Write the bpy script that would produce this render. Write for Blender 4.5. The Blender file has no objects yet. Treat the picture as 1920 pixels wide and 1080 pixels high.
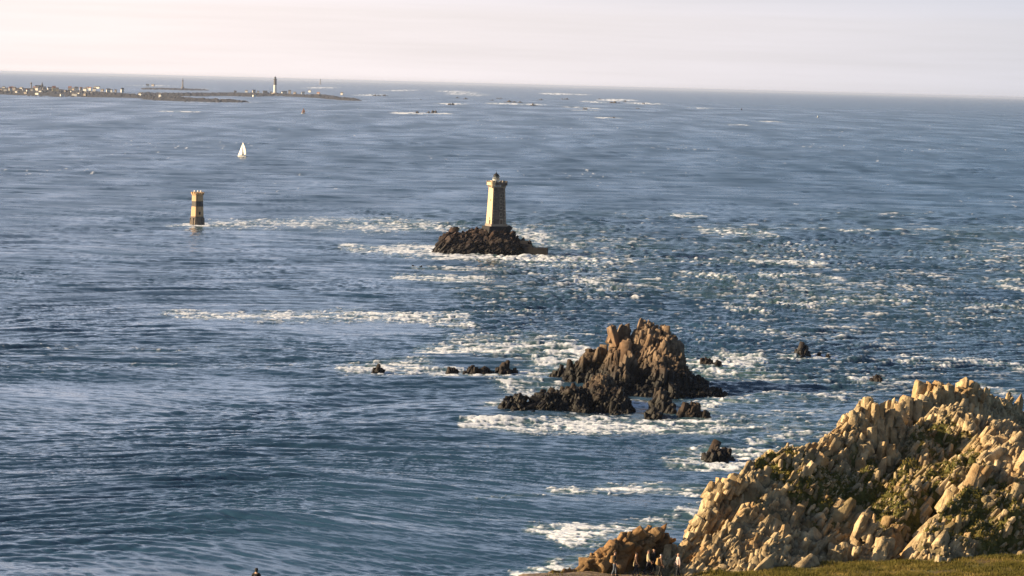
import bpy, bmesh, math, random
import numpy as np
from mathutils import Vector, Matrix

random.seed(7)
rng = np.random.default_rng(11)
scene = bpy.context.scene
COL = scene.collection

# ------------------------------------------------------------------ camera, sky, sun
H = 82.3            # eye height above the sea
RE = 1.0e9          # nearly flat sea
F = 5850.0          # focal length in 1920-wide pixels
PITCH = math.atan(381.9 / F)
ROLL = math.atan(49.0 / 1920.0)
CAM = np.array([0.0, 0.0, H])
fwd = Vector((0, math.cos(PITCH), -math.sin(PITCH)))
rt0 = Vector((1, 0, 0))
up0 = rt0.cross(fwd)
rt = rt0 * math.cos(ROLL) + up0 * math.sin(ROLL)
up = up0 * math.cos(ROLL) - rt0 * math.sin(ROLL)
cam_d = bpy.data.cameras.new('camera')
cam = bpy.data.objects.new('camera', cam_d)
COL.objects.link(cam)
cam.matrix_world = Matrix(((rt.x, up.x, -fwd.x, 0), (rt.y, up.y, -fwd.y, 0), (rt.z, up.z, -fwd.z, H), (0, 0, 0, 1)))
cam_d.sensor_width = 36.0
cam_d.lens = F / 1920.0 * 36.0
cam_d.clip_start = 1.0
cam_d.clip_end = 600000.0
scene.camera = cam

SUN_EL = math.radians(19.0)
SUN_A = math.radians(-6.0)      # angle of the sun ahead (+) or behind (-) the camera's left
sun_dir = Vector((-math.cos(SUN_EL) * math.cos(SUN_A), math.cos(SUN_EL) * math.sin(SUN_A), math.sin(SUN_EL)))
sl = bpy.data.lights.new('sun', 'SUN')
sl.energy = 5.0
sl.angle = math.radians(0.5)
sl.color = (1.0, 0.76, 0.46)
so = bpy.data.objects.new('sun', sl)
COL.objects.link(so)
so.rotation_euler = sun_dir.to_track_quat('Z', 'Y').to_euler()
so.location = (-300, 0, 300)

world = bpy.data.worlds.new('World')
scene.world = world
world.use_nodes = True
wt = world.node_tree
for n in list(wt.nodes):
    wt.nodes.remove(n)
W = wt.nodes.new
wl = wt.links.new
out = W('ShaderNodeOutputWorld'); bg = W('ShaderNodeBackground')
sky = W('ShaderNodeTexSky'); sky.sky_type = 'NISHITA'; sky.sun_disc = False
sky.sun_elevation = SUN_EL
sky.sun_rotation = math.atan2(sun_dir.x, sun_dir.y)
sky.altitude = 80; sky.air_density = 1.0; sky.dust_density = 1.2; sky.ozone_density = 1.5
bg.inputs['Strength'].default_value = 0.05
# thin high cloud veil over the sky
tc = W('ShaderNodeTexCoord')
mp = W('ShaderNodeMapping'); mp.inputs['Scale'].default_value = (5, 5, 130)
nz = W('ShaderNodeTexNoise'); nz.inputs['Scale'].default_value = 1.0; nz.inputs['Detail'].default_value = 7; nz.inputs['Roughness'].default_value = 0.6
rp = W('ShaderNodeMapRange'); rp.inputs['From Min'].default_value = 0.38; rp.inputs['From Max'].default_value = 0.66
rp.inputs['To Min'].default_value = 0.0; rp.inputs['To Max'].default_value = 0.13
sx = W('ShaderNodeSeparateXYZ')
veil_h = W('ShaderNodeMapRange')   # veil is thickest low down
veil_h.inputs['From Min'].default_value = 0.0; veil_h.inputs['From Max'].default_value = 0.55; veil_h.interpolation_type = 'SMOOTHSTEP'
veil_h.inputs['To Min'].default_value = 0.86; veil_h.inputs['To Max'].default_value = 0.03
addv = W('ShaderNodeMath'); addv.operation = 'ADD'; addv.use_clamp = True
side = W('ShaderNodeMapRange')      # the veil glows towards the sun
side.inputs['From Min'].default_value = 0.17; side.inputs['From Max'].default_value = -0.13
side.inputs['To Min'].default_value = 0.0; side.inputs['To Max'].default_value = 1.0
vc = W('ShaderNodeMixRGB'); vc.inputs[1].default_value = (7.1, 7.0, 7.6, 1); vc.inputs[2].default_value = (10.5, 9.35, 9.15, 1)
mx = W('ShaderNodeMixRGB')
wl(tc.outputs['Generated'], mp.inputs['Vector']); wl(mp.outputs['Vector'], nz.inputs['Vector'])
wl(nz.outputs['Fac'], rp.inputs['Value'])
wl(tc.outputs['Generated'], sx.inputs[0]); wl(sx.outputs['Z'], veil_h.inputs['Value'])
west = W('ShaderNodeMapRange'); west.interpolation_type = 'SMOOTHSTEP'     # veil fades out behind the camera to weaken fill light on near faces
west.inputs['From Min'].default_value = -0.1; west.inputs['From Max'].default_value = 0.75
wl(sx.outputs['Y'], west.inputs['Value'])
nf = W('ShaderNodeMath'); nf.operation = 'MULTIPLY'; wl(veil_h.outputs[0], nf.inputs[0]); wl(rp.outputs[0], nf.inputs[1])
vs = W('ShaderNodeMath'); vs.operation = 'ADD'; wl(veil_h.outputs[0], vs.inputs[0]); wl(nf.outputs[0], vs.inputs[1])
addv.operation = 'MULTIPLY'
wl(vs.outputs[0], addv.inputs[0]); wl(west.outputs[0], addv.inputs[1])
wl(sx.outputs['X'], side.inputs['Value']); wl(side.outputs[0], vc.inputs[0])
vu = W('ShaderNodeMixRGB'); vw = W('ShaderNodeMixRGB'); vw.inputs[1].default_value = (3.6, 5.2, 7.6, 1); vw.inputs[2].default_value = (8.3, 9.3, 12.0, 1); wl(side.outputs[0], vw.inputs[0]); wl(vw.outputs[0], vu.inputs[2])
uh = W('ShaderNodeMapRange'); uh.inputs['From Min'].default_value = 0.022; uh.inputs['From Max'].default_value = 0.09
wl(sx.outputs['Z'], uh.inputs['Value']); wl(uh.outputs[0], vu.inputs[0]); wl(vc.outputs[0], vu.inputs[1])
wl(addv.outputs[0], mx.inputs[0]); wl(sky.outputs[0], mx.inputs[1]); wl(vu.outputs[0], mx.inputs[2])
wl(mx.outputs[0], bg.inputs['Color']); wl(bg.outputs[0], out.inputs['Surface'])

scene.view_settings.view_transform = 'Standard'
scene.view_settings.look = 'None'
scene.view_settings.exposure = 1.1
scene.view_settings.gamma = 1.0
scene.cycles.use_denoising = True
scene.cycles.max_bounces = 6
scene.cycles.volume_bounces = 1

# ------------------------------------------------------------------ pixel helpers (1920 x 1080 photo pixels)
_f = np.array(fwd); _r = np.array(rt); _u = np.array(up)
def ray(px, py):
    d = _f * F + _r * (px - 960.0) + _u * (540.0 - py)
    return d / np.linalg.norm(d)
def P(px, py, Y):
    """world point where that sight line reaches the plane y = Y"""
    d = ray(px, py)
    return CAM + d * (Y / d[1])
def S(px, py):
    """world point where that sight line meets the curved sea"""
    d = ray(px, py)
    hl = math.hypot(d[0], d[1])
    t = -d[2] / hl
    q = RE * RE * t * t - 2 * RE * H
    r = RE * t - math.sqrt(max(q, 0.0))
    x, y = d[0] / hl * r, d[1] / hl * r
    return np.array([x, y, -r * r / (2 * RE)])
def sea_z(x, y):
    return -(x * x + y * y) / (2 * RE)

# ------------------------------------------------------------------ numpy noise
_perm = rng.permutation(4096).astype(np.int64)
_grad = rng.uniform(0, 2 * np.pi, 4096)
_gx, _gy = np.cos(_grad), np.sin(_grad)
_val = rng.uniform(-1, 1, 4096)
def _h2(i, j, s):
    return _perm[(_perm[(i + s * 131) & 4095] + j) & 4095]
def noise2(x, y, s=0):
    xi = np.floor(x).astype(np.int64); yi = np.floor(y).astype(np.int64)
    fx = x - xi; fy = y - yi
    u = fx * fx * fx * (fx * (fx * 6 - 15) + 10); v = fy * fy * fy * (fy * (fy * 6 - 15) + 10)
    def g(a, b):
        h = _h2(xi + a, yi + b, s)
        return _gx[h] * (fx - a) + _gy[h] * (fy - b)
    n0 = g(0, 0) * (1 - u) + g(1, 0) * u
    n1 = g(0, 1) * (1 - u) + g(1, 1) * u
    return (n0 * (1 - v) + n1 * v) * 1.5
def fbm2(x, y, o=4, s=0, gain=0.5):
    t = 0; a = 1.0; n = 0
    for k in range(o):
        t = t + a * noise2(x * 2 ** k, y * 2 ** k, s + k * 7); n += a; a *= gain
    return t / n
def noise3(x, y, z, s=0):
    xi = np.floor(x).astype(np.int64); yi = np.floor(y).astype(np.int64); zi = np.floor(z).astype(np.int64)
    fx, fy, fz = x - xi, y - yi, z - zi
    fx, fy, fz = [f * f * (3 - 2 * f) for f in (fx, fy, fz)]
    def g(a, b, c):
        return _val[_perm[(_h2(xi + a, yi + b, s) + zi + c) & 4095]]
    r = 0
    for a in (0, 1):
        for b in (0, 1):
            for c in (0, 1):
                r = r + g(a, b, c) * (fx if a else 1 - fx) * (fy if b else 1 - fy) * (fz if c else 1 - fz)
    return r
def sm(a, b, x):
    t = np.clip((x - a) / (b - a), 0, 1)
    return t * t * (3 - 2 * t)

# ------------------------------------------------------------------ mesh helpers
def make_mesh(name, V, Fc, mat=None, smooth=False, attrs=None, mat_idx=None, mats=None):
    """V (n,3); Fc: array (m,3) or (m,4), or list of arrays"""
    me = bpy.data.meshes.new(name)
    if not isinstance(Fc, list):
        Fc = [Fc]
    V = np.asarray(V, np.float32)
    me.vertices.add(len(V)); me.vertices.foreach_set('co', V.ravel())
    idx = np.concatenate([np.asarray(f, np.int32).ravel() for f in Fc])
    tot = np.concatenate([np.full(len(f), f.shape[1], np.int32) for f in Fc])
    st = np.concatenate([[0], np.cumsum(tot)[:-1]]).astype(np.int32)
    me.loops.add(len(idx)); me.loops.foreach_set('vertex_index', idx)
    me.polygons.add(len(tot)); me.polygons.foreach_set('loop_start', st); me.polygons.foreach_set('loop_total', tot)
    if smooth:
        me.polygons.foreach_set('use_smooth', np.ones(len(tot), bool))
    if mats:
        for m in mats:
            me.materials.append(m)
    elif mat:
        me.materials.append(mat)
    if mat_idx is not None:
        me.polygons.foreach_set('material_index', np.asarray(mat_idx, np.int32))
    for k, a in (attrs or {}).items():
        at = me.attributes.new(k, 'FLOAT', 'POINT')
        at.data.foreach_set('value', np.asarray(a, np.float32))
    me.update()
    me.validate()
    return me
def link(name, me, parent=None, loc=None):
    o = bpy.data.objects.new(name, me)
    COL.objects.link(o)
    if loc is not None:
        o.location = loc
    if parent:
        o.parent = parent
    return o
def tag(o, label=None, cat=None, group=None, kind=None):
    if label: o['label'] = label
    if cat: o['category'] = cat
    if group: o['group'] = group
    if kind: o['kind'] = kind
    return o
def thing(name, label, cat, loc=(0, 0, 0), rz=0.0, group=None):
    o = bpy.data.objects.new(name, None)
    COL.objects.link(o)
    o.empty_display_size = 0.5
    o.location = loc; o.rotation_euler = (0, 0, rz)
    return tag(o, label, cat, group)

class MB:
    """collects simple shapes into one mesh"""
    def __init__(s):
        s.v = []; s.f = []; s.m = []; s.n = 0
    def add(s, V, Fs, m=0):
        s.v.append(np.asarray(V, float))
        for f in Fs:
            s.f.append([i + s.n for i in f]); s.m.append(m)
        s.n += len(V)
    def box(s, c, d, rz=0.0, m=0, taper=1.0):
        x, y, z = [k / 2 for k in d]
        V = np.array([[-x, -y, -z], [x, -y, -z], [x, y, -z], [-x, y, -z], [-x * taper, -y * taper, z], [x * taper, -y * taper, z], [x * taper, y * taper, z], [-x * taper, y * taper, z]])
        cs, sn = math.cos(rz), math.sin(rz)
        V = V @ np.array([[cs, sn, 0], [-sn, cs, 0], [0, 0, 1]]) + np.array(c)
        s.add(V, [(3, 2, 1, 0), (4, 5, 6, 7), (0, 1, 5, 4), (1, 2, 6, 5), (2, 3, 7, 6), (3, 0, 4, 7)], m)
    def lathe(s, prof, n=16, c=(0, 0, 0), rot=0.0, m=0, caps=True):
        V = []
        for r, z in prof:
            for k in range(n):
                a = 2 * math.pi * k / n + rot
                V.append((c[0] + r * math.cos(a), c[1] + r * math.sin(a), c[2] + z))
        Fs = []
        for i in range(len(prof) - 1):
            for k in range(n):
                Fs.append((i * n + k, i * n + (k + 1) % n, (i + 1) * n + (k + 1) % n, (i + 1) * n + k))
        if caps:
            Fs.append(tuple(range(n - 1, -1, -1)))
            Fs.append(tuple((len(prof) - 1) * n + k for k in range(n)))
        s.add(V, Fs, m)
    def tube(s, pts, rad, n=8, m=0):
        pts = [np.array(p, float) for p in pts]
        if not hasattr(rad, '__len__'):
            rad = [rad] * len(pts)
        V = []
        for i, p in enumerate(pts):
            t = pts[min(i + 1, len(pts) - 1)] - pts[max(i - 1, 0)]
            t = t / (np.linalg.norm(t) + 1e-9)
            a = np.cross(t, [0, 0, 1.0]) if abs(t[2]) < 0.9 else np.cross(t, [0, 1.0, 0])
            a /= np.linalg.norm(a); b = np.cross(t, a)
            for k in range(n):
                w = 2 * math.pi * k / n
                V.append(p + rad[i] * (a * math.cos(w) + b * math.sin(w)))
        Fs = []
        for i in range(len(pts) - 1):
            for k in range(n):
                Fs.append((i * n + k, (i + 1) * n + k, (i + 1) * n + (k + 1) % n, i * n + (k + 1) % n))
        Fs.append(tuple(range(n))); Fs.append(tuple(len(pts) * n - 1 - k for k in range(n)))
        s.add(V, Fs, m)
    def each(s, name, mats, parent, smooth=False):
        """every added shape becomes a part of its own"""
        o = 0; k = 0; res = []
        for V in s.v:
            q = MB(); n = len(V); fs = []
            while k < len(s.f) and s.f[k][0] >= o and max(s.f[k]) < o + n:
                fs.append([i - o for i in s.f[k]]); k += 1
            q.add(V, fs); res.append(q.build(name, mats, parent, smooth)); o += n
        return res
    def build(s, name, mats, parent=None, smooth=False, loc=None):
        me = bpy.data.meshes.new(name)
        me.from_pydata([tuple(p) for p in np.concatenate(s.v)], [], s.f)
        if not isinstance(mats, (list, tuple)):
            mats = [mats]
        for m in mats:
            me.materials.append(m)
        me.polygons.foreach_set('material_index', np.array(s.m, np.int32))
        if smooth:
            me.polygons.foreach_set('use_smooth', np.ones(len(s.f), bool))
        bm = bmesh.new(); bm.from_mesh(me); bmesh.ops.recalc_face_normals(bm, faces=bm.faces); bm.to_mesh(me); bm.free()
        me.update()
        return link(name, me, parent, loc)

# ------------------------------------------------------------------ materials
def new_mat(name):
    m = bpy.data.materials.new(name); m.use_nodes = True
    nt = m.node_tree
    b = nt.nodes['Principled BSDF']
    return m, nt, b, nt.nodes.new, nt.links.new
def plain(name, col, rough=0.7, metal=0.0, var=0.12, scale=3.0, bump=0.0):
    m, nt, b, N, L = new_mat(name)
    tcn = N('ShaderNodeTexCoord'); nz = N('ShaderNodeTexNoise'); nz.inputs['Scale'].default_value = scale; nz.inputs['Detail'].default_value = 6
    mr = N('ShaderNodeMapRange'); mr.inputs['To Min'].default_value = 1 - 2 * var; mr.inputs['To Max'].default_value = 1 + 2 * var
    vm = N('ShaderNodeMixRGB'); vm.blend_type = 'MULTIPLY'; vm.inputs[0].default_value = 1.0
    vm.inputs[1].default_value = (*col, 1)
    L(tcn.outputs['Object'], nz.inputs['Vector']); L(nz.outputs['Fac'], mr.inputs['Value']); L(mr.outputs[0], vm.inputs[2]); L(vm.outputs[0], b.inputs['Base Color'])
    b.inputs['Roughness'].default_value = rough; b.inputs['Metallic'].default_value = metal
    if bump:
        bp = N('ShaderNodeBump'); bp.inputs['Strength'].default_value = bump; bp.inputs['Distance'].default_value = 0.1
        L(nz.outputs['Fac'], bp.inputs['Height']); L(bp.outputs[0], b.inputs['Normal'])
    return m

def rock_mat(name, c_lo, c_hi, c_alt, wet=None, veg=False, scale=0.5, bump=0.35, tidal=(0.0, 5.0), fine=1.0):
    """rock: two mixed stone tones, lichen/rust, per-block tone, dark wet zone at the waterline, plant cover from attribute"""
    m, nt, b, N, L = new_mat(name)
    geo = N('ShaderNodeNewGeometry')
    n1 = N('ShaderNodeTexNoise'); n1.inputs['Scale'].default_value = scale; n1.inputs['Detail'].default_value = 8; n1.inputs['Roughness'].default_value = 0.65
    n2 = N('ShaderNodeTexNoise'); n2.inputs['Scale'].default_value = scale * 0.35; n2.inputs['Detail'].default_value = 6
    n3 = N('ShaderNodeTexNoise'); n3.inputs['Scale'].default_value = scale * 4.0 * fine; n3.inputs['Detail'].default_value = 8; n3.inputs['Roughness'].default_value = 0.7
    for n in (n1, n2, n3):
        L(geo.outputs['Position'], n.inputs['Vector'])
    r1 = N('ShaderNodeValToRGB'); r1.color_ramp.elements[0].position = 0.36; r1.color_ramp.elements[0].color = (*c_lo, 1)
    r1.color_ramp.elements[1].position = 0.64; r1.color_ramp.elements[1].color = (*c_hi, 1)
    L(n1.outputs['Fac'], r1.inputs[0])
    mr = N('ShaderNodeMapRange'); mr.inputs['From Min'].default_value = 0.5; mr.inputs['From Max'].default_value = 0.68; mr.inputs['To Max'].default_value = 0.75
    L(n2.outputs['Fac'], mr.inputs['Value'])
    m1 = N('ShaderNodeMixRGB'); m1.inputs[2].default_value = (*c_alt, 1)
    L(mr.outputs[0], m1.inputs[0]); L(r1.outputs[0], m1.inputs[1])
    tone = N('ShaderNodeAttribute'); tone.attribute_name = 'tone'
    m2 = N('ShaderNodeMixRGB'); m2.blend_type = 'MULTIPLY'; m2.inputs[0].default_value = 1
    L(m1.outputs[0], m2.inputs[1]); L(tone.outputs['Fac'], m2.inputs[2])
    last = m2
    if veg:
        va = N('ShaderNodeAttribute'); va.attribute_name = 'veg'
        nv = N('ShaderNodeTexNoise'); nv.inputs['Scale'].default_value = 2.2; nv.inputs['Detail'].default_value = 6
        L(geo.outputs['Position'], nv.inputs['Vector'])
        rv = N('ShaderNodeValToRGB'); rv.color_ramp.elements[0].position = 0.3; rv.color_ramp.elements[0].color = (0.055, 0.055, 0.016, 1)
        rv.color_ramp.elements[1].position = 0.7; rv.color_ramp.elements[1].color = (0.16, 0.15, 0.045, 1)
        L(nv.outputs['Fac'], rv.inputs[0])
        vmx = N('ShaderNodeMixRGB'); L(va.outputs['Fac'], vmx.inputs[0]); L(last.outputs[0], vmx.inputs[1]); L(rv.outputs[0], vmx.inputs[2])
        last = vmx
    if wet:
        sz = N('ShaderNodeSeparateXYZ'); L(geo.outputs['Position'], sz.inputs[0])
        nw = N('ShaderNodeMath'); nw.operation = 'MULTIPLY_ADD'; nw.inputs[1].default_value = -5.0
        L(n2.outputs['Fac'], nw.inputs[0]); L(sz.outputs['Z'], nw.inputs[2])
        wr = N('ShaderNodeMapRange'); wr.inputs['From Min'].default_value = tidal[1] - 2.5; wr.inputs['From Max'].default_value = tidal[0] - 2.5
        L(nw.outputs[0], wr.inputs['Value'])
        wm = N('ShaderNodeMixRGB'); wm.inputs[2].default_value = (*wet, 1)
        L(wr.outputs[0], wm.inputs[0]); L(last.outputs[0], wm.inputs[1])
        last = wm
        rr = N('ShaderNodeMapRange'); rr.inputs['To Min'].default_value = 0.9; rr.inputs['To Max'].default_value = 0.55
        L(wr.outputs[0], rr.inputs['Value']); L(rr.outputs[0], b.inputs['Roughness'])
    else:
        b.inputs['Roughness'].default_value = 0.92
    L(last.outputs[0], b.inputs['Base Color'])
    bp = N('ShaderNodeBump'); bp.inputs['Strength'].default_value = bump; bp.inputs['Distance'].default_value = 0.22 / fine
    L(n3.outputs['Fac'], bp.inputs['Height'])
    bp2 = N('ShaderNodeBump'); bp2.inputs['Strength'].default_value = bump * 0.6; bp2.inputs['Distance'].default_value = 0.5
    L(n1.outputs['Fac'], bp2.inputs['Height']); L(bp.outputs[0], bp2.inputs['Normal'])
    L(bp2.outputs[0], b.inputs['Normal'])
    b.inputs['Specular IOR Level'].default_value = 0.25
    return m

M_CLIFF = rock_mat('granite_cliff', (0.22, 0.165, 0.10), (0.64, 0.50, 0.305), (0.38, 0.225, 0.095), veg=True, scale=0.9, bump=0.5)
M_OUT = rock_mat('orange_granite', (0.13, 0.078, 0.04), (0.34, 0.22, 0.11), (0.24, 0.115, 0.04), scale=0.9, bump=0.5)
M_SEAROCK = rock_mat('sea_stack_rock', (0.05, 0.034, 0.026), (0.30, 0.215, 0.145), (0.17, 0.10, 0.058), wet=(0.006, 0.005, 0.005), scale=0.35, bump=0.5, tidal=(4.0, 11.0))  # wet band at the foot, raised up the walls to paint their shade black
M_DARKROCK = rock_mat('wet_dark_rock', (0.020, 0.015, 0.013), (0.055, 0.038, 0.03), (0.045, 0.026, 0.018), wet=(0.007, 0.006, 0.006), scale=0.4, bump=0.5, tidal=(0.5, 4.0))
M_LHROCK = rock_mat('lighthouse_rock', (0.016, 0.012, 0.013), (0.075, 0.052, 0.045), (0.065, 0.037, 0.027), wet=(0.006, 0.005, 0.006), scale=0.35, bump=0.5, tidal=(2.0, 9.0))

# ------------------------------------------------------------------ the sea
def build_sea():
    # rows by depression angle, columns by azimuth; wave heights live in world space
    t1 = np.linspace(0.60, 0.1700, 40, endpoint=False)
    tmin = math.sqrt(2 * H / RE)
    t2 = np.linspace(0.1700, tmin * 1.02, 1700)
    t = np.concatenate([t1, t2])
    r = RE * t - np.sqrt(np.maximum(RE * RE * t * t - 2 * RE * H, 0))
    r = np.concatenate([r, [4.2e5, 4.6e5]])
    inner = np.radians(np.linspace(-11.2, 11.2, 1400))
    lo = np.radians(np.linspace(-62, -11.3, 60)); hi = -lo[::-1]
    az = np.concatenate([lo, inner, hi])
    R_, A_ = np.meshgrid(r, az, indexing='ij')
    X = R_ * np.sin(A_); Y = R_ * np.cos(A_)
    dr = np.gradient(r) * 1.15
    DR = np.broadcast_to(dr[:, None], X.shape)
    # regional character ------------------------------------------------
    race_pts = [(1000, 620, 1.0), (1400, 560, 1.0), (1800, 520, 0.9), (1250, 450, 0.95), (1100, 520, 1.0)]
    def world(px, py):
        return S(px, py)[:2]
    PXX = np.tan(A_) * F + 960         # approximate photo column of each vertex
    T_ = (H + R_ ** 2 / (2 * RE)) / R_
    PYY = T_ * F - 2.4 + 136 + 49 * PXX / 1920
    wx = noise2(X / 90, Y / 160, 3) * 60; wy = noise2(X / 120, Y / 200, 4) * 25
    # tidal race: right of a ragged boundary
    bx = np.interp(PYY, [380, 410, 440, 480, 540, 600, 650, 700, 760, 830, 900, 1080],
                   [700, 620, 760, 800, 840, 800, 860, 960, 1150, 1330, 1500, 1900])
    race = sm(-60, 130, PXX + wx - bx) * sm(372, 425, PYY + wy * 0.4) * (1 - 0.75 * sm(640, 820, PYY + wy))
    race = race * (1 - 0.45 * sm(1350, 1900, PXX) * sm(520, 640, PYY))
    slick = sm(0.05, 0.45, noise2(X / 70 + wx * 0.01, Y / 110, 9) + 0.15 * noise2(X / 18, Y / 30, 5)) * (1 - race)   # smoother lanes
    # wave bands ----------------------------------------------------------
    h = np.zeros_like(X); dx = np.zeros_like(X); dy = np.zeros_like(X)
    lost = np.zeros_like(X)
    bands = [(0.9, 2.2, 0.055), (2.2, 4.5, 0.12), (4.5, 9, 0.17), (9, 18, 0.16), (18, 40, 0.20), (40, 100, 0.34), (100, 260, 0.30)]
    N = 512
    r2 = np.random.default_rng(5)
    hs = np.zeros_like(X)
    for bi, (l0, l1, rms) in enumerate(bands):
        L = l1 * 22.0
        k = 2 * np.pi * np.fft.fftfreq(N, L / N)
        KX, KY = np.meshgrid(k, k, indexing='ij')
        K = np.hypot(KX, KY); K[0, 0] = 1e-6
        th = np.arctan2(KY, KX)
        main = -math.pi / 2 + 0.10 + 0.06 * (bi % 3 - 1)
        spread = np.abs(np.cos((th - main) / 2)) ** (14 if l0 >= 18 or l1 <= 4.5 else 30)
        lam = 2 * np.pi / K
        win = sm(l0 * 0.85, l0 * 1.15, lam) * (1 - sm(l1 * 0.85, l1 * 1.15, lam))
        amp = win * spread * K ** -1.7
        ph = np.exp(1j * r2.uniform(0, 2 * np.pi, (N, N)))
        g = (r2.normal(size=(N, N)) + 1j * r2.normal(size=(N, N))) * amp
        hh = np.fft.ifft2(g).real
        sc = rms / hh.std()
        ch = 1.0
        hx = np.fft.ifft2(-1j * KX / K * g).real * sc * ch
        hy = np.fft.ifft2(-1j * KY / K * g).real * sc * ch
        hh = hh * sc
        w = sm(0.55, 1.5, l1 / DR)
        lost += (1 - w) * (rms * 6.28 / (0.5 * (l0 + l1))) ** 2
        if w.max() <= 0:
            continue
        rows = np.where(w.max(axis=1) > 0)[0]
        a, b_ = rows.min(), rows.max() + 1
        ca, sa = math.cos(0.21 * (bi - 3) * 0.25), math.sin(0.21 * (bi - 3) * 0.25)
        xs = (X[a:b_] * ca + Y[a:b_] * sa + wx[a:b_] * 0.3) / L * N + 77 * bi
        ys = (-X[a:b_] * sa + Y[a:b_] * ca + wy[a:b_] * 1.8) / L * N + 31 * bi
        xi = np.floor(xs).astype(np.int64); yi = np.floor(ys).astype(np.int64)
        fx = xs - xi; fy = ys - yi
        x0, x1, y0, y1 = xi % N, (xi + 1) % N, yi % N, (yi + 1) % N
        def smp(G):
            return (G[x0, y0] * (1 - fx) * (1 - fy) + G[x1, y0] * fx * (1 - fy) + G[x0, y1] * (1 - fx) * fy + G[x1, y1] * fx * fy)
        gain = w[a:b_] * (1 + (0.7 if l0 >= 18 else 0.9) * sm(4, 18, DR[a:b_]))
        rc = race[a:b_]; sk = slick[a:b_]
        if l1 <= 20:
            gain = gain * (0.80 + 1.35 * rc) * (1 - 0.35 * sk) * (0.8 + 0.5 * noise2(X[a:b_] / (l1 * 9), Y[a:b_] / (l1 * 14), 40 + bi))
        else:
            gain = gain * (1.0 - 0.35 * rc)
        q = smp(hh) * gain
        h[a:b_] += q; dx[a:b_] += smp(hx) * gain; dy[a:b_] += smp(hy) * gain
        if l1 <= 10:
            hs[a:b_] += smp(hh / rms) * w[a:b_] * 0.7
    # ---------------- foam
    foam = np.zeros_like(X)
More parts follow.
